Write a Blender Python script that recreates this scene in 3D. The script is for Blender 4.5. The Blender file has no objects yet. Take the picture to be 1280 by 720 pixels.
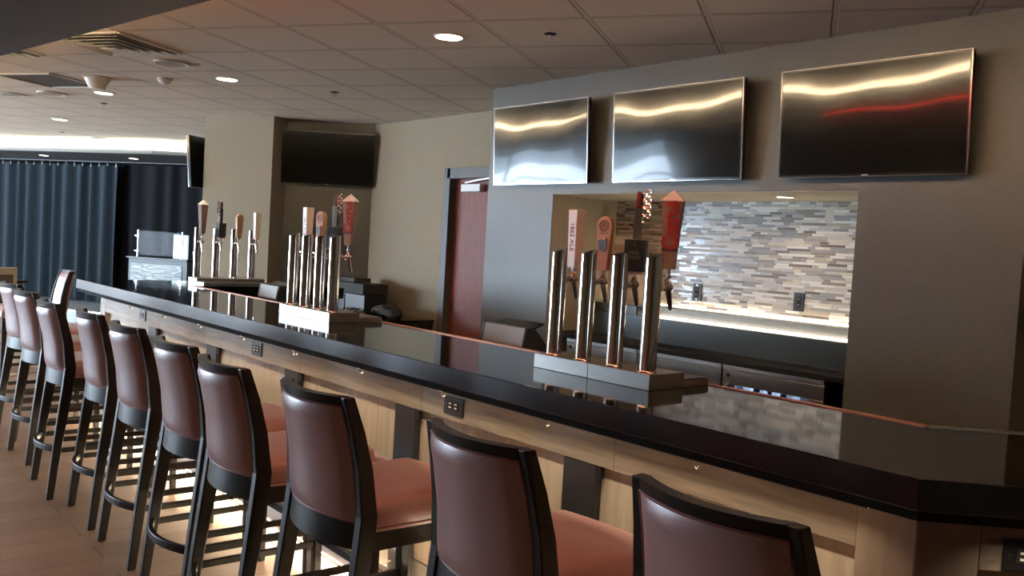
import bpy, bmesh, math, random
from mathutils import Vector, Matrix
random.seed(7)
SC = bpy.context.scene
COL = SC.collection
PI = math.pi
TH = math.radians(59.055)          # the ceiling grid and the far room are turned this much from the bar
BR = 0.0054                        # slight turn of the bar
BO = (1.9765, 0.0, 0.0)            # foot of the bar's customer edge
CE = 2.743

# ------------------------------------------------------------------ materials
MATS = {}
def mat(name, col, rough=0.5, metal=0.0, spec=0.5, emit=None, es=0.0, coat=0.0):
    if name in MATS: return MATS[name]
    m = bpy.data.materials.new(name); m.use_nodes = True
    b = m.node_tree.nodes['Principled BSDF']
    b.inputs['Base Color'].default_value = (*col, 1)
    b.inputs['Roughness'].default_value = rough
    b.inputs['Metallic'].default_value = metal
    b.inputs['Specular IOR Level'].default_value = spec
    b.inputs['Coat Weight'].default_value = coat
    if emit:
        b.inputs['Emission Color'].default_value = (*emit, 1)
        b.inputs['Emission Strength'].default_value = es
    MATS[name] = m
    return m
def nodes(m):
    nt = m.node_tree
    return nt, nt.nodes['Principled BSDF']
def N(nt, typ, **kw):
    n = nt.nodes.new(typ)
    for k, v in kw.items():
        if k.startswith('i_'):
            key = k[2:]
            key = int(key) if key.isdigit() else key.replace('_', ' ')
            n.inputs[key].default_value = v
        else: setattr(n, k, v)
    return n
def noise_mat(name, c1, c2, scale=(1, 1, 1), nscale=4, detail=6, rough=0.5, bump=0.0, metal=0.0, spec=0.5, rvar=0.0):
    m = mat(name, c1, rough, metal, spec)
    nt, b = nodes(m)
    tc = N(nt, 'ShaderNodeTexCoord'); mp = N(nt, 'ShaderNodeMapping'); mp.inputs['Scale'].default_value = scale
    nz = N(nt, 'ShaderNodeTexNoise'); nz.inputs['Scale'].default_value = nscale; nz.inputs['Detail'].default_value = detail
    cr = N(nt, 'ShaderNodeValToRGB')
    cr.color_ramp.elements[0].color = (*c1, 1); cr.color_ramp.elements[1].color = (*c2, 1)
    cr.color_ramp.elements[0].position = 0.32; cr.color_ramp.elements[1].position = 0.68
    L = nt.links.new
    L(tc.outputs['Object'], mp.inputs['Vector']); L(mp.outputs[0], nz.inputs['Vector'])
    L(nz.outputs['Fac'], cr.inputs['Fac']); L(cr.outputs['Color'], b.inputs['Base Color'])
    if bump:
        bp = N(nt, 'ShaderNodeBump'); bp.inputs['Strength'].default_value = bump; bp.inputs['Distance'].default_value = 0.01
        L(nz.outputs['Fac'], bp.inputs['Height']); L(bp.outputs[0], b.inputs['Normal'])
    if rvar:
        mr = N(nt, 'ShaderNodeMapRange'); mr.inputs['To Min'].default_value = rough - rvar; mr.inputs['To Max'].default_value = rough + rvar
        L(nz.outputs['Fac'], mr.inputs['Value']); L(mr.outputs[0], b.inputs['Roughness'])
    return m

M_wall = noise_mat('wall_taupe_paint', (.041, .038, .033), (.047, .0435, .0375), nscale=30, rough=.42, bump=.02)
M_wallb = noise_mat('wall_beige_paint', (.285, .232, .155), (.305, .25, .168), nscale=30, rough=.8, bump=.03)
M_dark = mat('dark_paint', (.035, .03, .028), .8)
M_soffit = mat('soffit_paint', (.06, .047, .045), .85)
M_frame = noise_mat('espresso_wood', (.012, .009, .008), (.022, .016, .013), (2, 2, 12), 8, rough=.36, spec=.28)
M_leather = noise_mat('oxblood_leather', (.40, .205, .198), (.455, .24, .23), nscale=180, detail=2, rough=.36, bump=.02, spec=.9)
MATS['oxblood_leather'].node_tree.nodes['Principled BSDF'].inputs['Coat Weight'].default_value = .35
MATS['oxblood_leather'].node_tree.nodes['Principled BSDF'].inputs['Coat Roughness'].default_value = .32
M_piping = mat('leather_piping', (.30, .10, .085), .4)
M_granite = noise_mat('black_granite', (.004, .004, .0045), (.010, .010, .011), nscale=220, detail=3, rough=.055, spec=.6)
M_sub = mat('black_edge', (.010, .0095, .0095), .8, spec=.15)
M_honed = mat('honed_edge', (.008, .0085, .0095), .27, spec=.5)
M_chrome = mat('chrome', (.82, .80, .77), .10, 1.0)
M_tower = mat('polished_steel', (.80, .77, .73), .13, 1.0)
M_brush = noise_mat('brushed_steel', (.36, .345, .32), (.43, .41, .385), (1, 1, 40), 10, rough=.33, metal=1.0, rvar=.06)
M_dsteel = mat('dark_steel', (.045, .045, .047), .38, .6)
M_kick = mat('kick_plate_steel', (.30, .28, .25), .42, .85)
M_black = mat('black_plastic', (.012, .012, .013), .38)
M_rubber = mat('black_matte', (.010, .010, .010), .75)
M_screen = mat('tv_glass', (.0035, .0035, .004), .13, 0, .22, coat=.34)
MATS['tv_glass'].node_tree.nodes['Principled BSDF'].inputs['Coat Roughness'].default_value = .04
M_bezel = mat('tv_bezel', (.010, .010, .010), .18, 0, .6)
M_bezelc = mat('tv_clear_edge', (.55, .55, .57), .15, .9)
M_white = mat('white_plastic', (.80, .78, .74), .4)
M_ivory = mat('ivory_paint', (.80, .76, .66), .4)
M_red = mat('red_print', (.26, .006, .010), .45)
M_darktxt = mat('dark_print', (.03, .025, .025), .5)
M_oakh = noise_mat('handle_oak', (.40, .21, .10), (.52, .30, .15), (8, 8, 1), 12, rough=.4)
M_pinkw = noise_mat('handle_face', (.50, .29, .21), (.56, .34, .25), (8, 8, 1), 12, rough=.45)
M_tan = mat('handle_tan', (.24, .145, .115), .4)
M_blue = mat('slate_blue', (.07, .10, .16), .5)
M_copper = mat('edge_copper_trim', (.50, .24, .17), .45, .4)
M_door = noise_mat('cherry_door', (.135, .030, .020), (.19, .046, .030), (6, 6, .8), 8, rough=.5, spec=.3)
M_jamb = mat('door_frame_paint', (.055, .050, .048), .5)
M_curtain = mat('slate_curtain', (.020, .029, .036), .9, spec=.2)
M_drape = mat('black_drape', (.012, .012, .014), .95, spec=.1)
M_teal = mat('shelf_riser_acrylic', (.025, .034, .040), .25)
M_cream = mat('niche_paint', (.58, .52, .40), .7)
M_linen = mat('linen', (.62, .53, .40), .8)
M_mauve = mat('mauve_fabric', (.30, .17, .15), .8)
M_greyfab = mat('taupe_fabric', (.16, .13, .115), .8)
M_stage = mat('stage_top', (.33, .35, .35), .4)
M_lip = mat('cove_lip_paint', (.42, .40, .35), .8)
M_cgrey = mat('station_grey', (.09, .11, .115), .5)
M_card = mat('cardboard', (.55, .44, .33), .75)
M_yellow = mat('label_yellow', (.50, .40, .07), .6)
M_grout = mat('grout', (.50, .47, .42), .8)
M_vent = mat('vent_enamel', (.70, .67, .58), .5)
M_ventdark = mat('vent_dark', (.10, .085, .065), .7)
M_alum = mat('satin_aluminium', (.62, .62, .62), .3, 1.0)
def emat(name, col, s):
    m = mat(name, (.8, .8, .8), .5, emit=col, es=s); return m
E_led = emat('led_warm', (1.0, .76, .46), 2.5)
E_toe = emat('led_toe', (1.0, .84, .58), 60)
E_tier = emat('led_tier', (1.0, .86, .64), 7)
E_cove = emat('cove_led', (1.0, .82, .58), 300)
E_far = emat('far_cove_led', (.95, 1.0, .93), 4)
E_lamp = emat('downlight_lens', (1.0, .88, .70), 9)
E_neon = emat('red_neon', (1.0, .02, .015), 34)
E_pane = emat('window_daylight', (.64, .81, 1.0), 26)
E_shade = emat('backlit_shade', (.50, .74, 1.0), 6)
E_cool = emat('cooler_lamp', (.55, .75, 1.0), 3.5)
M_glass = mat('clear_glass', (.9, .95, .95), .02, spec=.15)
MATS['clear_glass'].node_tree.nodes['Principled BSDF'].inputs['Transmission Weight'].default_value = 1.0
MATS['clear_glass'].node_tree.nodes['Principled BSDF'].inputs['IOR'].default_value = 1.12

# floor planks
M_floor = mat('plank_floor', (.3, .2, .12), .42)
nt, b = nodes(M_floor); L = nt.links.new
tc = N(nt, 'ShaderNodeTexCoord')
br = N(nt, 'ShaderNodeTexBrick'); br.offset = .37; br.offset_frequency = 2; br.squash = 1
br.inputs['Scale'].default_value = 1; br.inputs['Brick Width'].default_value = 1.22; br.inputs['Row Height'].default_value = .182
br.inputs['Mortar Size'].default_value = .0025; br.inputs['Mortar Smooth'].default_value = .1
br.inputs['Color1'].default_value = (.30, .185, .13, 1); br.inputs['Color2'].default_value = (.40, .26, .185, 1)
br.inputs['Mortar'].default_value = (.16, .10, .07, 1); br.inputs['Bias'].default_value = 0
mp = N(nt, 'ShaderNodeMapping'); mp.inputs['Scale'].default_value = (2.2, 26, 1)
nz = N(nt, 'ShaderNodeTexNoise'); nz.inputs['Scale'].default_value = 2.0; nz.inputs['Detail'].default_value = 8
mx = N(nt, 'ShaderNodeMix', data_type='RGBA', blend_type='MULTIPLY'); mx.inputs['Factor'].default_value = .55
rp = N(nt, 'ShaderNodeValToRGB'); rp.color_ramp.elements[0].color = (.62, .60, .58, 1); rp.color_ramp.elements[1].color = (1.15, 1.15, 1.15, 1)
L(tc.outputs['Object'], br.inputs['Vector']); L(tc.outputs['Object'], mp.inputs['Vector']); L(mp.outputs[0], nz.inputs['Vector'])
L(nz.outputs['Fac'], rp.inputs['Fac']); L(br.outputs['Color'], mx.inputs['A']); L(rp.outputs['Color'], mx.inputs['B'])
L(mx.outputs['Result'], b.inputs['Base Color'])
bp = N(nt, 'ShaderNodeBump'); bp.inputs['Strength'].default_value = .15; bp.inputs['Distance'].default_value = .003; bp.invert = True
L(br.outputs['Fac'], bp.inputs['Height']); L(bp.outputs[0], b.inputs['Normal'])

# ceiling tiles: 0.61 m lay-in grid (object space follows the grid)
M_ceil = mat('lay_in_ceiling', (.6, .55, .48), .85, spec=.2)
nt, b = nodes(M_ceil); L = nt.links.new
tc = N(nt, 'ShaderNodeTexCoord'); sx = N(nt, 'ShaderNodeSeparateXYZ'); L(tc.outputs['Object'], sx.inputs[0])
def tri(sock, off):
    a = N(nt, 'ShaderNodeMath', operation='SUBTRACT'); a.inputs[1].default_value = off - .305; L(sock, a.inputs[0])
    d = N(nt, 'ShaderNodeMath', operation='DIVIDE'); d.inputs[1].default_value = .61; L(a.outputs[0], d.inputs[0])
    f = N(nt, 'ShaderNodeMath', operation='FRACT'); L(d.outputs[0], f.inputs[0])
    s = N(nt, 'ShaderNodeMath', operation='SUBTRACT'); s.inputs[1].default_value = .5; L(f.outputs[0], s.inputs[0])
    ab = N(nt, 'ShaderNodeMath', operation='ABSOLUTE'); L(s.outputs[0], ab.inputs[0])
    return ab.outputs[0]                       # 0 on a grid line
mn = N(nt, 'ShaderNodeMath', operation='MINIMUM'); L(tri(sx.outputs[0], .035), mn.inputs[0]); L(tri(sx.outputs[1], .255), mn.inputs[1])
rp = N(nt, 'ShaderNodeValToRGB'); e = rp.color_ramp.elements
e[0].position = .016; e[0].color = (.68, .585, .47, 1); e[1].position = .030; e[1].color = (.755, .65, .525, 1)
x = e.new(.020); x.color = (.30, .255, .20, 1); x = e.new(.026); x.color = (.30, .255, .20, 1)
L(mn.outputs[0], rp.inputs['Fac'])
nz = N(nt, 'ShaderNodeTexNoise'); nz.inputs['Scale'].default_value = 90; L(tc.outputs['Object'], nz.inputs['Vector'])
mx = N(nt, 'ShaderNodeMix', data_type='RGBA', blend_type='MULTIPLY'); mx.inputs['Factor'].default_value = .12
L(rp.outputs[0], mx.inputs['A']); L(nz.outputs['Color'], mx.inputs['B']); L(mx.outputs['Result'], b.inputs['Base Color'])
bp = N(nt, 'ShaderNodeBump'); bp.inputs['Strength'].default_value = .4; bp.inputs['Distance'].default_value = .006
mr = N(nt, 'ShaderNodeMapRange'); mr.inputs['From Min'].default_value = .018; mr.inputs['From Max'].default_value = .03
L(mn.outputs[0], mr.inputs['Value']); L(mr.outputs[0], bp.inputs['Height']); L(bp.outputs[0], b.inputs['Normal'])

# bar woods
M_apron = noise_mat('grey_oak_apron', (.15, .118, .085), (.27, .215, .16), (6, 1.1, 16), 3.0, 8, rough=.5, bump=.05)
M_panel = noise_mat('pale_oak_panel', (.36, .30, .225), (.46, .39, .295), (10, 9, 1.0), 3, 7, rough=.55, bump=.03)
M_post = noise_mat('grey_oak_post', (.20, .155, .115), (.28, .22, .165), (6, 6, 1.2), 3.0, 8, rough=.45)

TILE = [mat('tile_%s' % n, c, r) for n, c, r in (
    ('white', (.78, .76, .71), .3), ('cream', (.66, .60, .50), .3), ('pale', (.58, .57, .55), .15), ('sand', (.44, .385, .31), .35),
    ('taupe', (.24, .205, .17), .3), ('brown', (.13, .10, .08), .3), ('smoke', (.34, .345, .35), .15))]

# ------------------------------------------------------------------ mesh helpers
def BM(): return bmesh.new()
def box(bm, x0, x1, y0, y1, z0, z1, mi=0):
    vs = [bm.verts.new(p) for p in ((x0, y0, z0), (x1, y0, z0), (x1, y1, z0), (x0, y1, z0), (x0, y0, z1), (x1, y0, z1), (x1, y1, z1), (x0, y1, z1))]
    for q in ((0, 3, 2, 1), (4, 5, 6, 7), (0, 1, 5, 4), (1, 2, 6, 5), (2, 3, 7, 6), (3, 0, 4, 7)):
        f = bm.faces.new([vs[i] for i in q]); f.material_index = mi
    return vs
def bbox(x0, x1, y0, y1, z0, z1, bev=.003, seg=2):
    bm = BM(); box(bm, x0, x1, y0, y1, z0, z1)
    if bev: bmesh.ops.bevel(bm, geom=list(bm.edges), offset=bev, segments=seg, affect='EDGES', profile=.6)
    return bm
def prism(bm, pts, z0, z1, mi=0):
    a = [bm.verts.new((p[0], p[1], z0)) for p in pts]; c = [bm.verts.new((p[0], p[1], z1)) for p in pts]
    n = len(pts)
    fs = [bm.faces.new(a[::-1]), bm.faces.new(c)]
    for i in range(n): fs.append(bm.faces.new((a[i], a[(i + 1) % n], c[(i + 1) % n], c[i])))
    for f in fs: f.material_index = mi
def xprism(bm, pts, axis, t0, t1):
    """prism of a 2D outline along x, y or z"""
    def P(p, t):
        return {'x': (t, p[0], p[1]), 'y': (p[0], t, p[1]), 'z': (p[0], p[1], t)}[axis]
    a = [bm.verts.new(P(p, t0)) for p in pts]; c = [bm.verts.new(P(p, t1)) for p in pts]; n = len(pts)
    bm.faces.new(a[::-1]); bm.faces.new(c)
    for i in range(n): bm.faces.new((a[i], a[(i + 1) % n], c[(i + 1) % n], c[i]))
def tube(bm, pts, r, seg=12, caps=True):
    pts = [Vector(p) for p in pts]; rs = r if isinstance(r, (list, tuple)) else [r] * len(pts)
    rings = []; prev = None
    for i, p in enumerate(pts):
        t = (pts[min(i + 1, len(pts) - 1)] - pts[max(i - 1, 0)])
        if t.length < 1e-9: t = prev or Vector((0, 0, 1))
        t.normalize()
        up = Vector((0, 0, 1)) if abs(t.z) < .9 else Vector((0, 1, 0))
        u = t.cross(up).normalized(); v = t.cross(u).normalized(); prev = t
        rings.append([bm.verts.new(p + rs[i] * (math.cos(2 * PI * k / seg) * u + math.sin(2 * PI * k / seg) * v)) for k in range(seg)])
    for a, c in zip(rings, rings[1:]):
        for k in range(seg): bm.faces.new((a[k], a[(k + 1) % seg], c[(k + 1) % seg], c[k]))
    if caps: bm.faces.new(rings[0][::-1]); bm.faces.new(rings[-1])
def sweep(bm, pts, sec, up=(0, 0, 1), scale=None):
    """rectangular section sec=(w,h): w across (in plane perpendicular to up), h along up"""
    pts = [Vector(p) for p in pts]; up = Vector(up); rings = []
    for i, p in enumerate(pts):
        t = (pts[min(i + 1, len(pts) - 1)] - pts[max(i - 1, 0)]).normalized()
        s = t.cross(up).normalized(); u = s.cross(t).normalized(); k = scale[i] if scale else 1
        w, h = sec[0] / 2 * k, sec[1] / 2 * k
        rings.append([bm.verts.new(p + a * w * s + c * h * u) for a, c in ((-1, -1), (1, -1), (1, 1), (-1, 1))])
    for a, c in zip(rings, rings[1:]):
        for k in range(4): bm.faces.new((a[k], a[(k + 1) % 4], c[(k + 1) % 4], c[k]))
    bm.faces.new(rings[0][::-1]); bm.faces.new(rings[-1])
def lathe(bm, prof, c=(0, 0, 0), axis='z', seg=24):
    rings = []
    for r, h in prof:
        ring = []
        for k in range(seg):
            a = 2 * PI * k / seg; q = (r * math.cos(a), r * math.sin(a), h)
            if axis == 'x': q = (h, r * math.cos(a), r * math.sin(a))
            if axis == 'y': q = (r * math.cos(a), h, r * math.sin(a))
            ring.append(bm.verts.new(Vector(c) + Vector(q)))
        rings.append(ring)
    for a, b2 in zip(rings, rings[1:]):
        for k in range(seg): bm.faces.new((a[k], a[(k + 1) % seg], b2[(k + 1) % seg], b2[k]))
    bm.faces.new(rings[0][::-1]); bm.faces.new(rings[-1])
def obj(name, bm, m, parent=None, loc=None, rz=None, smooth=False, bevel=0):
    bmesh.ops.recalc_face_normals(bm, faces=list(bm.faces))
    me = bpy.data.meshes.new(name); bm.to_mesh(me); bm.free()
    for x in (m if isinstance(m, (list, tuple)) else [m]): me.materials.append(x)
    o = bpy.data.objects.new(name, me); COL.objects.link(o)
    if parent: o.parent = parent
    if loc: o.location = loc
    if rz is not None: o.rotation_euler = (0, 0, rz)
    if smooth:
        for p in me.polygons: p.use_smooth = True
        try: me.set_sharp_from_angle(angle=math.radians(38))
        except Exception: pass
    if bevel:
        md = o.modifiers.new('bevel', 'BEVEL'); md.width = bevel; md.segments = 2; md.limit_method = 'ANGLE'
    return o
def tag(o, label, cat, group=None, kind=None):
    o['label'] = label; o['category'] = cat
    if group: o['group'] = group
    if kind: o['kind'] = kind
    return o
def thing(name, label, cat, loc=(0, 0, 0), rz=0, group=None):
    o = bpy.data.objects.new(name, None); COL.objects.link(o)
    o.location = loc; o.rotation_euler = (0, 0, rz); o.empty_display_size = .1
    return tag(o, label, cat, group)
def struct(name, bm, m, parent=None, loc=None, rz=None, **k):
    o = obj(name, bm, m, parent, loc, rz, **k); o['kind'] = 'structure'; return o
def copy_tree(o, parent=None):
    c = o.copy(); COL.objects.link(c)
    if parent: c.parent = parent
    for ch in [x for x in bpy.data.objects if x.parent == o]: copy_tree(ch, c)
    return c
def lbl(o, t): o['label'] = t; return o
def bar(x, y): # bar-local to world
    return (BO[0] + x * math.cos(BR) - y * math.sin(BR), x * math.sin(BR) + y * math.cos(BR))
def grid(a, b2, z=0): # ceiling-grid coordinates to world
    return (a * math.cos(TH) + b2 * math.sin(TH), -a * math.sin(TH) + b2 * math.cos(TH), z)
def text_bm(s, size, ext=.0006, bold=0.0):
    cu = bpy.data.curves.new('t', 'FONT'); cu.body = s; cu.size = size; cu.extrude = ext; cu.align_x = 'CENTER'; cu.align_y = 'CENTER'; cu.offset = bold
    o = bpy.data.objects.new('t', cu); COL.objects.link(o)
    dg = bpy.context.evaluated_depsgraph_get(); me = bpy.data.meshes.new_from_object(o.evaluated_get(dg))
    bm = BM(); bm.from_mesh(me)
    bpy.data.objects.remove(o); bpy.data.meshes.remove(me); bpy.data.curves.remove(cu)
    return bm
def xform(bm, mtx): bmesh.ops.transform(bm, matrix=mtx, verts=list(bm.verts)); return bm

# ------------------------------------------------------------------ camera
cam = bpy.data.cameras.new('camera'); cam.sensor_width = 36; cam.lens = 36 * 1103.16 / 1280; cam.clip_start = .02; cam.clip_end = 200
co = bpy.data.objects.new('camera', cam); COL.objects.link(co); SC.camera = co
pit, rol, yaw = .0476696, -.0583343, .70795
cp, sp, cr_, sr_ = math.cos(pit), math.sin(pit), math.cos(rol), math.sin(rol)
def w(v): return Vector((math.cos(yaw) * v[0] + math.sin(yaw) * v[1], -math.sin(yaw) * v[0] + math.cos(yaw) * v[1], v[2]))
fw = w((0, cp, -sp)); rt0 = w((1, 0, 0)); dn0 = w((0, -sp, -cp))
rt = cr_ * rt0 + sr_ * dn0; dn = -sr_ * rt0 + cr_ * dn0
R = Matrix((rt, -dn, -fw)).transposed()
co.matrix_world = Matrix.Translation((0, 0, 1.535)) @ R.to_4x4()

# ------------------------------------------------------------------ room shell
bm = BM(); box(bm, -4.7, 9, -4.2, 34, -.1, 0); struct('floor', bm, M_floor)
bm = BM()
box(bm, -36, 8, -14, 40, CE, CE + .08)
struct('ceiling', bm, M_ceil, rz=-TH)
# TV wall: furred-out wall with the back-bar niche cut through its face
WX, WB = 4.332, 5.02
NY0, NY1, NZ1 = 2.345, 4.667, 1.926
bm = BM()
box(bm, WX, WB, 1.538, NY0, 0, CE); box(bm, WX, WB, NY1, 5.415, 0, CE); box(bm, WX, WB, NY0, NY1, NZ1, CE)
struct('wall_right', bm, M_wall)
bm = BM()
box(bm, WX + .004, WB, NY1 - .004, NY1, 0, NZ1); box(bm, WX + .004, WB, NY0, NY1, NZ1 - .004, NZ1)
struct('trim_1', bm, M_cream)
# wall behind (door wall); opening for the door
DY0, DY1, DZ = 6.02, 6.895, 2.19
bm = BM()
box(bm, WB, WB + .15, -4.2, DY0, 0, CE); box(bm, WB, WB + .15, DY1, 8.315, 0, CE); box(bm, WB, WB + .15, DY0, DY1, DZ, CE)
struct('wall_back', bm, M_wallb)
bm = BM(); box(bm, WB + .5, WB + .6, 5.0, 8, 0, CE); struct('wall_corridor', bm, M_dark)
# corner wall with the television, and the beige column beside it
def thick_wall(p, q, t, z0=0, z1=CE):
    d = Vector((q[0] - p[0], q[1] - p[1])).normalized(); n = Vector((-d.y, d.x)) * t
    b_ = BM(); prism(b_, [p, q, (q[0] + n.x, q[1] + n.y), (p[0] + n.x, p[1] + n.y)], z0, z1); return b_
struct('wall_corner', thick_wall((5.03, 8.27), (4.235, 8.93), -.2), M_wall)
bm = BM(); box(bm, -6.26, -5.405, 8.0, 8.9, 0, CE); struct('wall_column', bm, M_wallb, rz=-TH)
bm = BM(); box(bm, -40, -2, 12.3, 12.5, 0, CE); struct('wall_far', bm, M_dark, rz=-TH)
bm = BM(); box(bm, -4.7, 9, -4.2, -4.0, 0, CE); struct('wall_front', bm, M_wallb)
# window wall on the left
WIN = [(10.8, 13.0), (13.02, 15.8), (15.82, 18.6), (18.62, 21.4), (21.42, 24.2)]
bm = BM()
box(bm, -4.7, -4.5, -4.2, 34, 0, .35); box(bm, -4.7, -4.5, -4.2, 34, 2.55, CE)
ys = [-4.2] + [v for w_ in WIN for v in w_] + [34]
for i in range(0, len(ys), 2): box(bm, -4.7, -4.5, ys[i], ys[i + 1], .35, 2.55)
struct('wall_left', bm, M_wallb)
for i, (a, c) in enumerate(WIN):
    bm = BM()
    for y0, y1, z0, z1 in ((a, a + .045, .35, 2.55), (c - .045, c, .35, 2.55), (a, c, .35, .41), (a, c, 2.49, 2.55), (a, c, 1.75, 1.80)):
        box(bm, -4.62, -4.52, y0, y1, z0, z1)
    fr = struct('window_%d' % (i + 1), bm, M_jamb)
    bm = BM(); box(bm, -4.60, -4.59, a + .05, c - .05, .4, 2.5); obj('pane', bm, E_pane, fr)
    bm = BM(); box(bm, -4.583, -4.580, a + .05, c - .05, 2.13, 2.5); obj('roller_shade', bm, E_shade, fr)
# dropped soffit over the dining side, with its cove light and red tube on the edge above the bar
def sofx(y): return 1.402 - .14653 * (y - 3.636)
SZ = 2.47
bm = BM(); prism(bm, [(sofx(-4), -4), (sofx(10.4), 10.4), (-4.5, 10.4), (-4.5, -4)], SZ, CE)
struct('ceiling_soffit', bm, M_soffit)
def along(y0, y1, dx, z0, z1, wx):
    b_ = BM(); prism(b_, [(sofx(y0) + dx, y0), (sofx(y1) + dx, y1), (sofx(y1) + dx + wx, y1), (sofx(y0) + dx + wx, y0)], z0, z1); return b_
t = thing('cove_light', 'warm linear cove light along the soffit edge above the bar stools', 'light', (0, 0, 0))
obj('light_strip', along(-1.5, 10.3, .030, CE - .076, CE - .070, .050), E_cove, t)
obj('lip', along(-1.5, 10.3, .004, CE - .100, CE - .078, .12), M_soffit, t)
obj('upstand', along(-1.5, 10.3, .114, CE - .0775, CE - .058, .010), M_soffit, t)
obj('back_board', along(-1.5, 10.3, .0015, CE - .0775, CE - .001, .010), M_ivory, t)
t = thing('neon_tube', 'thin red neon tube under the soffit edge', 'light')
bm = BM(); tube(bm, [(sofx(4.3) + .014, 4.3, SZ + .034), (sofx(.3) + .014, .3, SZ + .034)], .0055, 8); obj('glass_tube', bm, E_neon, t)
for yy in (.4, 2.3, 4.2):
    bm = BM(); box(bm, sofx(yy) + .002, sofx(yy) + .024, yy - .008, yy + .008, SZ + .022, SZ + .046); obj('clip', bm, M_black, t)
# far soffit with a bright cove
bm = BM(); prism(bm, [(-30, 10.2), (-8.87, 10.2), (-6.5, 11.0), (-6.5, 12.3), (-30, 12.3)], 2.53, 2.56)
prism(bm, [(-30, 10.2), (-8.87, 10.2), (-6.5, 11.0), (-6.5, 11.03), (-8.88, 10.23), (-30, 10.23)], 2.53, 2.585)
prism(bm, [(-30, 10.5), (-8.95, 10.5), (-6.5, 11.3), (-6.5, 11.4), (-8.98, 10.6), (-30, 10.6)], 2.56, CE)
struct('ceiling_far_soffit', bm, M_lip, rz=-TH)
bm = BM(); prism(bm, [(-30, 10.44), (-8.93, 10.44), (-6.5, 11.24), (-6.5, 11.29), (-8.95, 10.49), (-30, 10.49)], 2.575, CE - .01)
tag(obj('far_cove_light', bm, E_far, None, None, -TH), 'bright white cove light above the curtain at the far end', 'light')
bm = BM(); prism(bm, [(-30, 10.24), (-8.9, 10.24), (-6.5, 11.04), (-6.5, 12.28), (-30, 12.28)], 2.522, 2.5295)
struct('ceiling_far_underside', bm, M_dark, rz=-TH)

# ------------------------------------------------------------------ mosaic tile in the niche (real tiles in courses)
bm = BM()
TX = WB - .012
box(bm, TX, WB - .001, NY0 - .001, NY1 - .003, 1.10, NZ1 - .003, 0)
z = 1.16
while z < NZ1 - .005:
    y = NY0 - random.random() * .1
    while y < NY1 - .005:
        ln = random.choice((.045, .06, .085, .10, .13, .16))
        y0, y1 = max(y, NY0) + .001, min(y + ln, NY1 - .004) - .001
        if y1 - y0 > .004:
            mi = random.choices(range(1, 8), (20, 17, 17, 16, 13, 10, 12))[0]
            box(bm, TX - .004, TX + .002, y0, y1, z + .001, min(z + .0155, NZ1 - .004), mi)
        y += ln
    z += .0165
struct('wall_mosaic', bm, [M_grout] + TILE)

# ------------------------------------------------------------------ door
d = struct('door_1', bbox(WB + .06, WB + .105, DY0 + .03, DY1 - .03, .01, DZ - .03, .004), M_door)
bm = BM()
for y0, y1, z0, z1 in ((DY1 - .05, DY1 + .045, 0, DZ + .05), (DY0 - .045, DY0 + .05, 0, DZ + .05), (DY0, DY1, DZ - .05, DZ + .05)):
    box(bm, WB - .018, WB + .13, y0, y1, z0, z1)
obj('door_frame', bm, M_jamb, d, bevel=.003)
cl = obj('door_closer', bbox(WB + .0, WB + .058, 6.40, 6.69, 2.015, 2.085, .006), M_white, d)
bm = BM(); sweep(bm, [(WB + .03, 6.66, 2.10), (WB + .01, 6.45, 2.12), (WB + .0, 6.25, 2.135)], (.02, .012)); obj('closer_arm', bm, M_alum, cl)

# ------------------------------------------------------------------ bar
L2 = 2.4; q = math.sqrt(.5)
def chain(off, yend=7.62, long=L2): # outline of the customer side at an inset
    c = off * math.tan(PI / 8)
    return (off, yend), (off, .872 + c), (off + long * q, .872 + c - long * q)
def counter_poly(inset=0.0):
    o_end, o_c, o_b = chain(inset, 7.62 - inset)
    W_ = .667 - inset; ci = W_ * math.tan(PI / 8)
    return [o_end, o_c, o_b, (W_ + L2 * q, .872 + ci - L2 * q), (W_, .872 + ci), (W_, 6.955 + inset), (2.05, 6.955 + inset), (2.05, 7.62 - inset)]
ct = thing('bar_countertop', 'long polished black stone bar top running past the stools', 'bar top', BO, BR)
bm = BM(); prism(bm, counter_poly(0), .996, 1.07); bm.normal_update()
for f in bm.faces: f.material_index = 0 if abs(f.normal.z) > .5 or f.calc_center_median().x > .3 and f.calc_center_median().y > 1.0 else 1
obj('stone_slab', bm, [M_granite, M_honed], ct, bevel=.003)
bm = BM(); prism(bm, counter_poly(.006), .974, .9955); obj('substrate', bm, M_sub, ct)
W_ = .667; ci = W_ * math.tan(PI / 8)
bm = BM()
xprism(bm, [(W_ + .0005, 1.073), (W_ + .034, 1.073), (W_ + .034, .985), (W_ + .0005, .985)], 'y', .872 + ci + .014, 6.95)
obj('back_edge_trim', bm, M_copper, ct)
bm = BM(); prism(bm, [(W_ + .0005, .872 + ci - .0005), (W_ + L2 * q, .872 + ci - L2 * q), (W_ + L2 * q + .024, .872 + ci - L2 * q + .024), (W_ + .034, .872 + ci + .0135)], .985, 1.073)
lbl(obj('back_edge_trim', bm, M_alum, ct), 'dull metal edge of the angled end')

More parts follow.
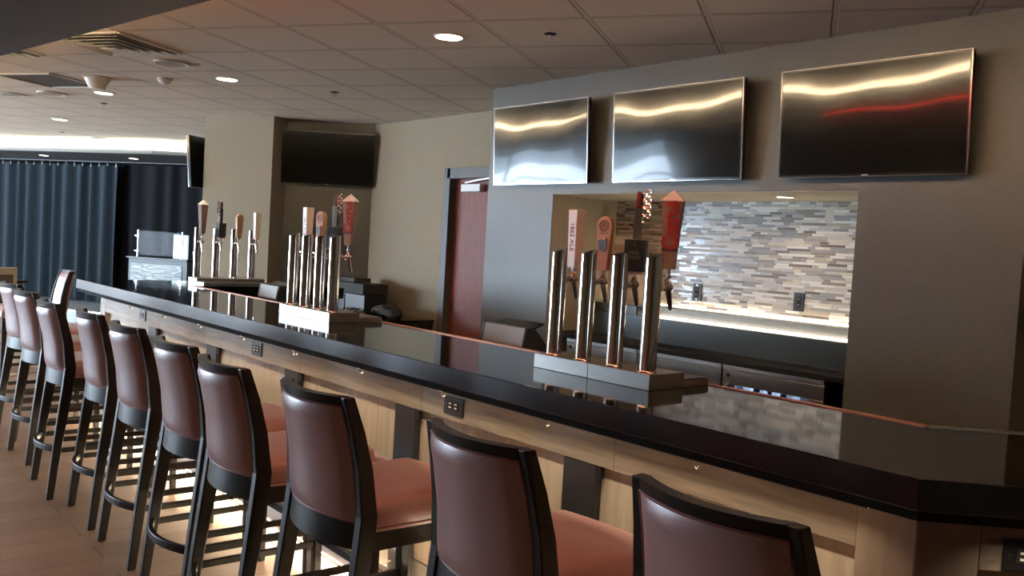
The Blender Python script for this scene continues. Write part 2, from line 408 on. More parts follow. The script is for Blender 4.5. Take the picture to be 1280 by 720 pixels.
bf = thing('panelled_bar', 'wood panelled bar front with dark steel posts under the black bar top', 'bar front', BO, BR)
AP = .135
def strip(off, t, y0, y1, z0, z1): # straight run
    b_ = BM(); box(b_, off, off + t, y0, y1, z0, z1); return b_
yc = .872 + AP * math.tan(PI / 8)
AZ = .832
segs = [yc + .148, 2.06, 3.10, 4.15, 5.20, 6.24, 7.28]
edges = [yc + .148, 1.9, 2.98, 4.05, 5.30, 6.10, 7.30]
for a, c in zip(edges, edges[1:]):
    obj('apron_board', strip(AP, .03, a + .0006, c - .0006, AZ, .9735), M_apron, bf, bevel=.0015)
posts = [2.057, 3.103, 4.149, 5.195, 6.241]
pe = [yc + .148] + [v for p in posts for v in (p - .076, p + .076)] + [7.30]
for i in range(0, len(pe), 2):
    a, c = pe[i], pe[i + 1]; bm = BM()
    n = max(1, round((c - a) / .17)); wds = [(c - a) / n] * n; y = a
    for k, wd in enumerate(wds):
        zs = [.19, .60 if k % 2 else .52, AZ + .03]
        for z0, z1 in zip(zs, zs[1:]): box(bm, AP + .034, AP + .05, y + .0012, y + wd - .0012, z0 + .0012, z1 - .0012)
        y += wd
    box(bm, AP + .04, AP + .06, a, c, .185, AZ + .05)
    obj('wood_panel', bm, M_panel, bf)
for p in posts:
    bm = BM(); box(bm, AP + .004, AP + .05, p - .076, p + .076, .0, AZ - .001)
    s = obj('support_post', bm, M_dsteel, bf, bevel=.002)
    bm = BM(); box(bm, AP + .008, AP + .03, p - .092, p - .0765, AZ - .045, AZ - .002); obj('clip', bm, M_black, s)
bm = BM(); box(bm, AP - .002, AP + .05, yc, yc + .1475, .0, .9735); obj('corner_post', bm, M_post, bf, bevel=.0015)
bm = BM(); box(bm, AP - .002, AP + .4, 7.3005, 7.42, 0, .9735); obj('corner_post', bm, M_post, bf, bevel=.0015)
bm = BM()
def bent(l0, l1, off, t, z0, z1):
    c0 = (off + l0 * q, .872 + off * math.tan(PI / 8) - l0 * q); c1 = (off + l1 * q, .872 + off * math.tan(PI / 8) - l1 * q)
    b_ = BM(); prism(b_, [c0, c1, (c1[0] + t * q, c1[1] + t * q), (c0[0] + t * q, c0[1] + t * q)], z0, z1); return b_
obj('corner_post', bent(.0005, .147, AP - .002, .05, 0, .9735), M_post, bf, bevel=.0015)
obj('apron_board', bent(.149, 1.6, AP, .03, AZ, .9735), M_apron, bf, bevel=.0015)
obj('wood_panel', bent(.149, 1.6, AP + .034, .02, .19, AZ + .02), M_panel, bf)
obj('kick_plate', strip(AP + .03, .02, yc + .148, 7.30, .012, .186), M_kick, bf)
bm = BM()
for x0, z0, wx, hz in ((AP + .002, .0, .012, .016), (AP - .016, .0, .010, .010)): box(bm, x0, x0 + wx, yc + .15, 7.29, z0, z0 + hz)
lbl(obj('floor_channel', bm, M_chrome, bf), 'shiny twin floor channel')
bm = BM(); box(bm, .66 - .06, .66, 1.3, 6.9, 0, .97); obj('back_panel', bm, M_dark, bf)
bm = BM(); box(bm, .6, 2.0, 6.97, 7.4, 0, .97); obj('return_base', bm, M_dark, bf)

t = thing('led_strip', 'warm light strip tucked under the front edge of the bar top', 'light', BO, BR)
bm = BM(); box(bm, .030, .042, 1.0, 7.45, .966, .9735); obj('diffuser_strip', bm, E_led, t)
bm = BM(); box(bm, .026, .0295, 1.0, 7.45, .966, .9735); obj('channel', bm, M_rubber, t)
t = thing('led_strip', 'warm light strip along the toe kick of the bar front', 'light', BO, BR)
bm = BM(); box(bm, AP + .014, AP + .026, 1.1, 7.2, .040, .052); obj('diffuser_strip', bm, E_toe, t)
bm = BM(); box(bm, AP + .026, AP + .0295, 1.1, 7.2, .036, .056); obj('channel', bm, M_alum, t)

t = thing('foot_rail', 'flat polished steel foot rail low along the bar front', 'foot rail', BO, BR)
obj('rail', bbox(-.030, .006, 1.40, 7.35, .130, .198, .003), M_chrome, t)
for yy in (1.50, 2.45, 3.55, 4.62, 5.7, 6.8):
    bm = BM(); box(bm, .0062, AP + .0295, yy - .018, yy + .018, .158, .170); box(bm, .0062, .012, yy - .03, yy + .03, .140, .190); obj('bracket', bm, M_dsteel, t)
for yy, lab in ((3.145, 'white round cable plug on the kick plate below the third stool from the near end'), (4.54, 'white round cable plug on the kick plate below the fifth stool from the near end')):
    x_, y_ = bar(AP + .03, yy)
    t = thing('cable_plug', lab, 'cable plug', (x_, y_, 0), BR, 'white cable plugs')
    bm = BM(); lathe(bm, [(.001, -.016), (.020, -.016), (.026, -.010), (.026, 0)], (0, 0, .155), 'x', 20); obj('plug', bm, M_white, t, smooth=True)
    bm = BM(); tube(bm, [(-.016, 0, .152), (-.035, .02, .135), (-.045, .05, .105), (-.02, .085, .06), (-.014, .10, .048)], .0038, 8); obj('cord', bm, M_white, t, smooth=True)

# purse hooks under the bar edge
hook0 = None
hy = [1.487, 2.097, 2.676, 3.274, 3.879, 4.48, 5.076, 5.679, 6.313, 6.92]
hl = ['behind the nearest stool', 'between the nearest and second stools', 'behind the second stool', 'behind the third stool', 'between the fourth and fifth stools', 'over the fifth stool', 'over the sixth stool', 'between the sixth and seventh stools', 'by the far end outlet', 'at the far end of the bar']
hw = ['first', 'second', 'third', 'fourth', 'fifth', 'sixth', 'seventh', 'eighth', 'ninth', 'tenth']
for k, yy in enumerate(hy):
    x_, y_ = bar(.008, yy)
    lab = 'small chrome purse hook under the bar edge, %s from the near end' % hw[k]
    if hook0 is None:
        hook0 = thing('purse_hook', lab, 'hook', (x_, y_, .974), BR, 'purse hooks under the bar edge')
        obj('mount_plate', bbox(-.004, .03, -.011, .011, -.004, 0, .001), M_chrome, hook0)
        bm = BM(); tube(bm, [(.0, 0, -.003), (-.001, 0, -.016), (.006, 0, -.024), (.016, 0, -.022), (.019, 0, -.014)], .0032, 8); obj('hook', bm, M_chrome, hook0, smooth=True)
    else:
        c = copy_tree(hook0); c.location = (x_, y_, .974); c['label'] = lab

# outlets on the apron
def outlet(label, loc, rz, rot_vertical=False, n=2, m_plate=None):
    t = thing('power_outlet', label, 'outlet', loc, rz, 'black power outlets')
    W, H = (.124, .074)
    if rot_vertical: W, H = H + .0, W - .006
    m_plate = m_plate or M_black
    obj('cover_plate', bbox(-.007, 0, -W / 2, W / 2, -H / 2, H / 2, .002), m_plate, t)
    bm = BM()
    if rot_vertical: box(bm, -.0095, -.006, -.017, .017, -.034, .034)
    else: box(bm, -.0095, -.006, -.034, .034, -.017, .017)
    rc = obj('receptacle', bm, M_rubber, t)
    for s in (-1, 1):
        for u in (-1, 1):
            bm = BM()
            if rot_vertical: box(bm, -.0102, -.009, u * .006 - .0012, u * .006 + .0012, s * .018 - .004, s * .018 + .004)
            else: box(bm, -.0104, -.009, s * .018 - .0075, s * .018 + .0075, u * .0075 - .0028, u * .0075 + .0028)
            obj('slot', bm, M_white, rc)
    for s in (-1, 1):
        bm = BM()
        if rot_vertical: lathe(bm, [(.0005, -.0085), (.003, -.0085), (.003, -.006)], (0, 0, s * .048), 'x', 10)
        else: lathe(bm, [(.0005, -.0085), (.003, -.0085), (.003, -.006)], (0, s * .049, 0), 'x', 10)
        obj('screw', bm, M_chrome, t)
    return t
for yy, lab in ((2.755, 'black outlet plate on the apron just past the second stool back'), (4.55, 'black outlet plate on the apron above the sixth stool from the near end'), (6.42, 'black outlet plate on the apron near the far end of the bar')):
    x_, y_ = bar(AP, yy); outlet(lab, (x_, y_, .892), BR)
l_ = .262; x_, y_ = bar(AP + l_ * q, yc - l_ * q); outlet('black outlet plate on the angled near end of the bar', (x_, y_, .875), BR + PI / 4)

# ------------------------------------------------------------------ bar stools
def stool():
    t = thing('bar_stool', '', 'bar stool')
    K = .68
    for s in (-1, 1):
        bm = BM()
        path = [(0, .224 * s, 0), (.038, .2205 * s, .34), (.078, .216 * s, .64), (.085, .214 * s, .72), (.070, .206 * s, .86), (.046, .196 * s, .97), (.016, .186 * s, 1.073)]
        pts = [Vector(p) for p in path]; rings = []
        secs = [(.036, .030), (.046, .034), (.058, .036), (.056, .036), (.050, .034), (.045, .032), (.036, .030)]
        for p, (dx, dy) in zip(pts, secs): rings.append([bm.verts.new(p + Vector((a * dx / 2, c * dy / 2, 0))) for a, c in ((-1, -1), (1, -1), (1, 1), (-1, 1))])
        for a, c in zip(rings, rings[1:]):
            for k in range(4): bm.faces.new((a[k], a[(k + 1) % 4], c[(k + 1) % 4], c[k]))
        bm.faces.new(rings[0][::-1]); bm.faces.new(rings[-1])
        lbl(obj('leg', bm, M_frame, t, bevel=.004), 'rear leg rising into the back post')
        bm = BM(); sweep(bm, [(.535, .226 * s, 0), (.525, .222 * s, .64)], (.042, .042), (0, 1, 0), [.72, 1]); obj('leg', bm, M_frame, t, bevel=.004)
        for z in (.328, .268):
            x0 = .037 * z / .34; bm = BM(); sweep(bm, [(x0, .2205 * s, z), (.531, .2235 * s, z)], (.016, .026)); obj('stretcher', bm, M_frame, t, bevel=.002)
        bm = BM(); lathe(bm, [(.012, -.001), (.015, .004), (.014, .010)], (.535, .226 * s, 0), 'z', 10); obj('foot_glide', bm, M_rubber, t)
    arc = lambda y, h, e: -e * (1 - (y / h) ** 2)
    ys_ = [(-1 + 2 * k / 12) for k in range(13)]
    bm = BM(); sweep(bm, [(.030 + arc(u, 1, .062), .216 * u, .272) for u in ys_], (.020, .032)); lbl(obj('stretcher', bm, M_frame, t, bevel=.003), 'bowed rear stretcher')
    bm = BM(); sweep(bm, [(.529, .215 * u, .30) for u in (-1, 1)], (.022, .032)); lbl(obj('stretcher', bm, M_frame, t, bevel=.002), 'front foot rest')
    # back: crest, lower rail, upholstered panel, piping
    def xb(z, u): # centre line of the back at height z
        xs = [(.64, .078), (.72, .085), (.86, .070), (.97, .046), (1.073, .016)]
        for (z0, x0), (z1, x1) in zip(xs, xs[1:]):
            if z <= z1: return x0 + (x1 - x0) * (z - z0) / (z1 - z0) + arc(u, 1, .052)
        return xs[-1][1] + arc(u, 1, .052)
    def hw(z): return .216 - .030 * max(0, (z - .64) / .433)
    def curved(z0, z1, t0, nz, inset, name, m, puff=0, par=None):
        bm = BM(); G = {}
        nu = 14
        for f in (0, 1):
            for i in range(nz + 1):
                z = z0 + (z1 - z0) * i / nz
                for k in range(nu + 1):
                    u = -1 + 2 * k / nu; y = u * (hw(z) - inset)
                    e = min(1, (1 - abs(u)) * 6) * min(1, min(i, nz - i) / max(1, nz) * 8)
                    e = math.sqrt(max(0, 1 - (1 - e) ** 2)) if puff else 1
                    x = xb(z, u * .97) + (-1 if f == 0 else 1) * (t0 / 2 + puff * e)
                    G[f, i, k] = bm.verts.new((x, y, z))
        for f in (0, 1):
            for i in range(nz):
                for k in range(nu): bm.faces.new((G[f, i, k], G[f, i, k + 1], G[f, i + 1, k + 1], G[f, i + 1, k]))
        for i in range(nz):
            for k in (0, nu): bm.faces.new((G[0, i, k], G[0, i + 1, k], G[1, i + 1, k], G[1, i, k]))
        for k in range(nu):
            for i in (0, nz): bm.faces.new((G[0, i, k], G[0, i, k + 1], G[1, i, k + 1], G[1, i, k]))
        return obj(name, bm, m, par or t, smooth=True)
    curved(1.047, 1.0735, .034, 2, .010, 'crest_rail', M_frame)
    curved(.622, .700, .034, 2, .014, 'lower_rail', M_frame)
    pn = curved(.698, 1.0475, .030, 14, .0075, 'backrest', M_leather, .015)
    bm = BM(); loop = []
    for u in [(-1 + 2 * k / 14) for k in range(15)]: loop.append((xb(.703, u * .97) - .018, u * (hw(.703) - .009), .703))
    for i in range(1, 8):
        z = .703 + (1.0445 - .703) * i / 8; loop.append((xb(z, .97) - .018, (hw(z) - .009), z))
    for u in [(1 - 2 * k / 14) for k in range(15)]: loop.append((xb(1.0445, u * .97) - .018, u * (hw(1.0445) - .009), 1.0445))
    for i in range(7, 0, -1):
        z = .703 + (1.0445 - .703) * i / 8; loop.append((xb(z, .97) - .018, -(hw(z) - .009), z))
    loop.append(loop[0]); tube(bm, loop, .0035, 6); obj('piping', bm, M_piping, pn, smooth=True)
    # seat frame and cushion
    bm = BM(); prism(bm, [(.085, -.205), (.545, -.228), (.545, .228), (.085, .205)], .605, .664); obj('seat_frame', bm, M_frame, t, bevel=.004)
    bm = BM(); nx, ny = 20, 20; V = {}
    def hgt(a, c): # a along x 0..1, c across -1..1
        e = min(a / .10, (1 - a) / .16, (1 - abs(c)) / .22, 1)
        e = math.sqrt(max(0, 1 - (1 - max(0, e)) ** 2))
        return .722 + .034 * e + .016 * (1 - c * c) * math.sin(PI * min(1, max(0, a)))
    for i in range(nx + 1):
        for k in range(ny + 1):
            a = i / nx; c = -1 + 2 * k / ny
            hwid = .208 + .030 * a; x = .095 + .475 * a - .02 * (c * c) * a * a
            V[i, k] = bm.verts.new((x, c * hwid, hgt(a, c)))
    for i in range(nx):
        for k in range(ny): bm.faces.new((V[i, k], V[i + 1, k], V[i + 1, k + 1], V[i, k + 1]))
    rim = [(i, 0) for i in range(nx)] + [(nx, k) for k in range(ny)] + [(i, ny) for i in range(nx, 0, -1)] + [(0, k) for k in range(ny, 0, -1)]
    prev = [V[r] for r in rim]
    for z, sc in ((.70, 1.006), (.672, 1.0), (.664, .985)):
        cur = [bm.verts.new(((V[r].co.x - .33) * sc + .33, V[r].co.y * sc, z)) for r in rim]
        for k in range(len(rim)): bm.faces.new((prev[k], prev[(k + 1) % len(rim)], cur[(k + 1) % len(rim)], cur[k]))
        prev = cur
    bm.faces.new(prev)
    lp = [((V[r].co.x - .33) * 1.004 + .33, V[r].co.y * 1.004, .676) for r in rim]; lp.append(lp[0])
    st = obj('seat', bm, M_leather, t, smooth=True)
    bm = BM(); tube(bm, lp, .003, 6); obj('piping', bm, M_piping, st, smooth=True)
    return t
S0 = stool()
S0['group'] = 'bar stools along the bar'
cent = [(1.405, 1.010), (1.345, 1.671), (1.290, 2.397), (1.243, 2.986), (1.285, 3.57), (1.292, 4.205), (1.305, 4.84), (1.255, 5.455), (1.300, 6.255), (1.350, 6.95)]
rots = [-2.3, -1.4, 1.2, -1.5, 0, 0, -3, -3, 2, 3]
ordn = ['nearest', 'second', 'third', 'fourth', 'fifth', 'sixth', 'seventh', 'eighth', 'ninth', 'tenth and farthest']
for k, (x_, y_) in enumerate(cent):
    o = S0 if k == 0 else copy_tree(S0)
    o.location = (x_ - .016, y_, 0); o.rotation_euler = (0, 0, math.radians(rots[k] * .8))
    o['label'] = ('nearest oxblood leather bar stool in front of the angled bar end' if k == 0 else '%s oxblood leather bar stool from the near end of the row' % ordn[k])
o = copy_tree(S0); o.location = (2.13, 8.64, .0065); o.rotation_euler = (0, 0, math.radians(177)); o['label'] = 'bar stool turned away beyond the far end of the bar, back edge lit white'

# ------------------------------------------------------------------ tap towers
def script_word(bm, Lw, Hh):
    """connected script lettering along +x, height Hh, as flat ribbon strokes"""
    def stroke(pts, wd):
        for (a, c) in zip(pts, pts[1:]):
            pass
        P = [Vector((p[0] * Lw, p[1] * Hh, 0)) for p in pts]
        sweep(bm, P, (wd, .0012), (0, 0, 1))
    A = lambda cx, cy, rx, ry, a0, a1, n=18: [(cx + rx * math.cos(math.radians(a0 + (a1 - a0) * i / n)), cy + ry * math.sin(math.radians(a0 + (a1 - a0) * i / n))) for i in range(n + 1)]
    wd = Hh * .20
    stroke([(.20, .70), (.235, .82), (.22, .98)][::-1] + [(.20, .70)] and A(.15, .5, .13, .5, 40, 330), wd * 1.15)
    stroke(A(.35, .34, .075, .30, 80, 440), wd)
    stroke(A(.35, .34, .075, .30, 80, 20, 4) + [(.45, .62)], wd * .8)
    stroke(A(.53, .34, .075, .30, 80, 440), wd)
    stroke(A(.53, .34, .075, .30, 80, 20, 4) + [(.62, .66)], wd * .8)
    stroke([(.62, .62), (.665, .74), (.69, .60), (.735, .64), (.725, .40), (.74, .12), (.77, .06), (.81, .18)], wd)
    stroke([(.80, .12), (.87, .45), (.91, .85)] , wd * .8)
    stroke([(.91, .85), (.925, .50), (.955, .30), (.935, .08), (.88, .04), (.85, .14)], wd)
def handle_white(t, y, X):
    bm = BM(); a = .0225
    rings = []
    for z, w0 in ((.393, .017), (.40, .019), (.60, .0235), (.618, .0235)):
        rings.append([bm.verts.new((X + sx_ * w0, y + sy_ * w0, z)) for sx_, sy_ in ((-1, -1), (1, -1), (1, 1), (-1, 1))])
    for r0, r1 in zip(rings, rings[1:]):
        for k in range(4): bm.faces.new((r0[k], r0[(k + 1) % 4], r1[(k + 1) % 4], r1[k]))
    bm.faces.new(rings[0][::-1]); bm.faces.new(rings[-1])
    h = lbl(obj('tap_handle', bm, M_ivory, t, bevel=.0015), 'white square handle reading 1862 ALE')
    tb = text_bm('1862 ALE', .0285, .0006, .0004)
    # lettering reads downwards on the customer face (-x)
    mtx = Matrix.Translation((X - .0222, y + .001, .508)) @ Matrix.Rotation(math.radians(3), 4, 'Y') @ Matrix(((0, 0, -1, 0), (0, -1, 0, 0), (-1, 0, 0, 0), (0, 0, 0, 1))) 
    m3 = Matrix(((0, 0, -1), (0, -1, 0), (-1, 0, 0)))
    # text x axis -> down (-z), text y axis -> towards -y turned; keep right-handed: normal -x
    ex, ez = Vector((0, 0, -1)), Vector((-1, 0, 0)); ey = ez.cross(ex)
    m3 = Matrix((ex, ey, ez)).transposed().to_4x4()
    xform(tb, Matrix.Translation((X - .0219, y, .513)) @ Matrix.Rotation(math.radians(-1.3), 4, 'Y') @ m3)
    obj('lettering', tb, M_red, h)
def handle_paddle(t, y, X):
    bm = BM(); pts = []
    wt, wb, zt = .033, .020, .596
    pts += [(-wb, .392), (wb, .392), (wt, zt - .035)]
    pts += [(wt * math.cos(a), zt - .035 + .035 * math.sin(a)) for a in [PI * k / 10 for k in range(1, 10)]]
    pts += [(-wt, zt - .035)]
    xprism(bm, pts, 'x', -.013, .013)
    xform(bm, Matrix.Translation((X, y, 0)) @ Matrix.Rotation(math.radians(14), 4, 'Z'))
    h = lbl(obj('tap_handle', bm, M_oakh, t, bevel=.003), 'rounded oak paddle handle with a dark emblem')
    T = Matrix.Translation((X, y, 0)) @ Matrix.Rotation(math.radians(14), 4, 'Z')
    bm = BM(); xprism(bm, [(p[0] * .92, .394 + (p[1] - .392) * .985) for p in pts], 'x', -.0142, -.0128); xform(bm, T); obj('face_plate', bm, M_pinkw, h)
    bm = BM()
    def ring(r, wd):
        n = 28
        A_ = [(-.0150, r * math.cos(2 * PI * k / n), .560 + r * math.sin(2 * PI * k / n)) for k in range(n + 1)]
        tube(bm, A_, wd, 5, False)
    ring(.020, .0010); ring(.0155, .0007)
    for a in (.5, 1.9, 3.6): tube(bm, [(-.015, .013 * math.cos(a), .560 + .013 * math.sin(a)), (-.015, -.012 * math.cos(a + .6), .560 - .012 * math.sin(a + .6))], .0010, 5)
    tube(bm, [(-.015, -.017, .534), (-.015, 0, .530), (-.015, .017, .534)], .0009, 5)
    xform(bm, T); obj('emblem', bm, M_darktxt, h)
    bm = BM(); pts2 = [(.018, .480), (.021, .505), (.010, .509), (-.006, .507), (-.013, .516), (-.016, .506), (-.019, .480), (-.013, .468), (-.016, .462), (-.008, .463), (.004, .466), (.014, .470)]
    xprism(bm, pts2, 'x', -.020, -.0135); xform(bm, T); lbl(obj('badge', bm, M_blue, h, bevel=.002), 'slate blue raised badge')
def handle_guitar(t, y, X):
    Rz = Matrix.Translation((X, y, 0)) @ Matrix.Rotation(math.radians(24), 4, 'Z')
    bm = bbox(-.020, .020, -.039, .039, .398, .513, .002); xform(bm, Rz); h = lbl(obj('tap_handle', bm, M_black, t), 'black box handle topped by a guitar neck')
    bm = bbox(-.017, .017, -.032, .032, .388, .4, .002); xform(bm, Rz); obj('collar', bm, M_leather, h)
    bm = bbox(-.010, .008, -.016, .010, .513, .630, .003); xform(bm, Rz); obj('neck', bm, M_frame, h)
    bm = bbox(-.012, -.0102, -.0175, .0115, .513, .628, .0005); xform(bm, Rz); lbl(obj('fret_edge', bm, M_alum, h), 'pale fret edge')
    bm = BM(); xprism(bm, [(-.010, .600), (.006, .600), (.009, .655), (.008, .680), (.0, .690), (-.011, .682), (-.012, .650)], 'x', -.009, .005); xform(bm, Rz); lbl(obj('headstock', bm, mat('headstock_red', (.10, .012, .012), .35), h, bevel=.002), 'dark red headstock')
    for k in range(4):
        for sx_ in (-1,):
            z = .604 + k * .026
            bm = BM(); yy = -.030 - .0
            tube(bm, [(-.004, -.018, z), (-.004, -.034, z)], .003, 8)
            n = 14; tube(bm, [(-.004, -.038 + .0085 * math.cos(2 * PI * j / n), z + .0115 * math.sin(2 * PI * j / n)) for j in range(n + 1)], .0030, 6, False)
            xform(bm, Rz); obj('tuning_peg', bm, M_chrome, h, smooth=True)
    for k in range(4):
        z = .588 + k * .027; bm = BM()
        n = 14; tube(bm, [(-.004, -.022 + .0085 * math.cos(2 * PI * j / n), z + .0115 * math.sin(2 * PI * j / n)) for j in range(n + 1)], .0032, 6, False)
        xform(bm, Rz); obj('tuning_peg', bm, M_chrome, h, smooth=True)
    for s_, zz, sz in (('T', .492, .016), ('FREE', .464, .017), ('STATE', .448, .017)):
        tb = text_bm(s_, sz, .0004)
        ex, ez = Vector((0, -1, 0)), Vector((-1, 0, 0)); ey = ez.cross(ex)
        xform(tb, Rz @ Matrix.Translation((-.0205, 0, zz)) @ Matrix((ex, ey, ez)).transposed().to_4x4())
        obj('lettering', tb, MATS.get('grey_print') or mat('grey_print', (.20, .20, .21), .5), h)
def handle_script(t, y, X):
    Rz = Matrix.Translation((X, y, 0)) @ Matrix.Rotation(math.radians(24), 4, 'Z')
    bm = BM(); rings = []
    for z, wy, wx in ((.415, .021, .012), (.50, .0265, .0155), (.655, .0385, .019)):
        rings.append([bm.verts.new((a * wx, c * wy, z)) for a, c in ((-1, -1), (1, -1), (1, 1), (-1, 1))])
    for r0, r1 in zip(rings, rings[1:]):
        for k in range(4): bm.faces.new((r0[k], r0[(k + 1) % 4], r1[(k + 1) % 4], r1[k]))
    bm.faces.new(rings[0][::-1]); bm.faces.new(rings[-1]); xform(bm, Rz)
    h = lbl(obj('tap_handle', bm, M_tan, t, bevel=.0012), 'tall tapered handle with red script lettering and white peaked cap')
    bm = BM(); base = [bm.verts.new((a * .0205, c * .040, .655)) for a, c in ((-1, -1), (1, -1), (1, 1), (-1, 1))]; lo = [bm.verts.new((a * .0205, c * .040, .651)) for a, c in ((-1, -1), (1, -1), (1, 1), (-1, 1))]
    top = bm.verts.new((0, 0, .693))
    for k in range(4): bm.faces.new((base[k], base[(k + 1) % 4], top)); bm.faces.new((lo[k], lo[(k + 1) % 4], base[(k + 1) % 4], base[k]))
    bm.faces.new(lo[::-1]); xform(bm, Rz); lbl(obj('cap', bm, M_white, h), 'white peaked cap')
    # script reading upwards on the customer face
    bm = BM(); script_word(bm, .172, .050)
    ex = Vector((0, 0, 1)); ez = Vector((-1, 0, 0)); ey = ez.cross(ex)
    tilt = Matrix.Rotation(math.radians(-1.7), 4, 'Y')
    xform(bm, Rz @ Matrix.Translation((-.0172, -.0265, .484)) @ tilt @ Matrix((ex, ey, ez)).transposed().to_4x4())
    obj('lettering', bm, M_red, h)
    bm = BM(); xprism(bm, [(-.027, .478), (.027, .478), (.027, .488), (-.027, .488)], 'x', -.0163, -.0140); xform(bm, Rz); obj('print_band', bm, M_darktxt, h)
def tower(label, loc, rz):
    t = thing('tap_tower', label, 'tap tower', loc, rz, 'beer tap towers on the bar')
    for s in (-1, 1):
        obj('base', bbox(0, .185, min(0, s * .2925) + .0008, max(0, s * .2925) - .0008, 0, .055, .002), M_brush, t)
        bm = BM(); box(bm, .186, .330, min(0, s * .2925) + .001, max(0, s * .2925) - .001, 0, .024)
        tr = obj('drip_tray', bm, M_brush, t, bevel=.001)
        bm = BM()
        for i in range(12): box(bm, .1875 + i * .0118, .1875 + i * .0118 + .006, min(0, s * .2925) + .006, max(0, s * .2925) - .006, .0245, .030)
        for j in range(5):
            yy = s * (.012 + j * .066); box(bm, .1875, .3285, yy - .003, yy + .003, .0242, .0285)
        obj('grille', bm, M_brush, tr)
    ysl = [.2295, .0725, -.084, -.2405]
    fn = [handle_white, handle_paddle, handle_guitar, handle_script]
    for y, f in zip(ysl, fn):
        X = .045
        bm = BM(); n = 28; r = .0305; rings = []
        for z, rr in ((.055, r + .004), (.060, r + .002), (.062, r), (.455, r), (.460, r * .985)):
            rings.append([bm.verts.new((X + rr * math.cos(2 * PI * k / n), y + rr * math.sin(2 * PI * k / n), z + (.0 if z < .3 else .26 * (rr * math.cos(2 * PI * k / n) - .4 * rr * math.sin(2 * PI * k / n))))) for k in range(n)])
        for a, c in zip(rings, rings[1:]):
            for k in range(n): bm.faces.new((a[k], a[(k + 1) % n], c[(k + 1) % n], c[k]))
        bm.faces.new(rings[0][::-1]); bm.faces.new(rings[-1])
        obj('tap_column', bm, M_tower, t, smooth=True)
        XF = .125
        bm = BM()
        lathe(bm, [(.018, X + r - .004), (.018, X + r + .006), (.010, X + r + .008), (.010, XF - .016), (.0135, XF - .016), (.0135, XF + .014), (.007, XF + .020)], (0, y, .350), 'x', 16)
        tube(bm, [(XF, y, .352), (XF + .008, y, .325), (XF + .020, y, .285), (XF + .023, y, .272)], [.0115, .0105, .0085, .007], 12)
        tube(bm, [(XF, y, .355), (XF, y, .372), (XF, y, .380), (XF, y, .396)], [.0135, .011, .006, .007], 12)
        fa = obj('faucet', bm, M_chrome, t, smooth=True)
        bm = BM(); tube(bm, [(XF, y, .378), (XF, y, .417)], .0062, 10); lathe(bm, [(.010, .384), (.0105, .388), (.010, .392)], (XF, y, 0), 'z', 12); obj('lever', bm, M_brush, fa, smooth=True)
        f(t, y, XF)
    return t
ta = tower('near tap tower of four steel columns, in front of the mosaic niche', (2.300, 2.2365, 1.0702), BR)
tb_ = copy_tree(ta); tb_.location = (2.295, 4.4435, 1.0702); tb_['label'] = 'middle tap tower of four steel columns, in front of the corner television'
tc_ = copy_tree(ta); tc_.location = (2.995, 7.275, 1.0702); tc_.rotation_euler = (0, 0, -PI / 2 + BR); tc_['label'] = 'far tap tower on the return leg of the bar, in front of the beige column'

# ------------------------------------------------------------------ televisions
def tv(label, loc, rz, tilt=0.0, W=1.01, H=.575):
    """screen faces local -x"""
    t = thing('tv_set', label, 'television', loc, 0, 'wall televisions')
    t.rotation_mode = 'XYZ'; t.rotation_euler = (0, -tilt, rz)
    # body
    bm = bbox(.0, .035, -W / 2, W / 2, -H / 2, H / 2, .004); obj('case', bm, M_bezel, t)
    bm = BM(); nu, nv = 24, 14; V = {}
    for i in range(nu + 1):
        for k in range(nv + 1):
            u, v = i / nu, k / nv
            wv = .0005 * math.sin(u * 7.0 + .8) * math.sin(v * PI) + .00035 * math.sin(u * 13 + v * 4)
            V[i, k] = bm.verts.new((-.0022 + wv * .9 - .0016 * math.sin(u * PI) * math.sin(v * PI), -W / 2 + .010 + u * (W - .020), -H / 2 + .014 + v * (H - .024)))
    for i in range(nu):
        for k in range(nv): bm.faces.new((V[i, k], V[i, k + 1], V[i + 1, k + 1], V[i + 1, k]))
    rim = [(i, 0) for i in range(nu)] + [(nu, k) for k in range(nv)] + [(i, nv) for i in range(nu, 0, -1)] + [(0, k) for k in range(nv, 0, -1)]
    lo = [bm.verts.new((.001, V[r].co.y, V[r].co.z)) for r in rim]
    for k in range(len(rim)): bm.faces.new((V[rim[k]], V[rim[(k + 1) % len(rim)]], lo[(k + 1) % len(rim)], lo[k]))
    bm.faces.new(lo)
    obj('screen', bm, M_screen, t, smooth=True)
    bm = BM()
    for y0, y1, z0, z1 in ((-W / 2 - .002, W / 2 + .002, -H / 2 - .002, -H / 2 + .002), (-W / 2 - .002, W / 2 + .002, H / 2 - .002, H / 2 + .002), (-W / 2 - .002, -W / 2 + .002, -H / 2, H / 2), (W / 2 - .002, W / 2 + .002, -H / 2, H / 2)):
        box(bm, -.002, .010, y0, y1, z0, z1)
    obj('bezel_edge', bm, M_bezelc, t)
    bm = BM(); box(bm, -.0035, .001, -.016, .016, -H / 2 + .004, -H / 2 + .009); obj('badge', bm, M_alum, t)
    bm = BM(); box(bm, .035, .085, -.20, .20, -.14, .14); obj('wall_bracket', bm, M_black, t)
    return t
tvx = 4.332 - .105
sc_ = tvx / 4.332
def tvz(z): return 1.535 + (z - 1.535) * sc_
for (y0, y1), lab in (((5.375, 4.369), 'wall television beside the door, leftmost of the three over the niche'), ((4.124, 3.088), 'wall television centred over the niche opening, middle of the three'), ((2.843, 1.826), 'wall television reflecting a red neon line, nearest of the three')):
    tv(lab, (tvx + .008, (y0 + y1) / 2 * sc_, tvz(2.294)), 0, math.radians(3.6), W=.995, H=.571)
n2 = Vector((-.638, -.77, 0))
pc = Vector((4.595, 8.50, 2.346))
tv('television on the corner wall, black and blank, beside the beige column', pc, math.atan2(.77, .638), math.radians(5), W=.99, H=.558)
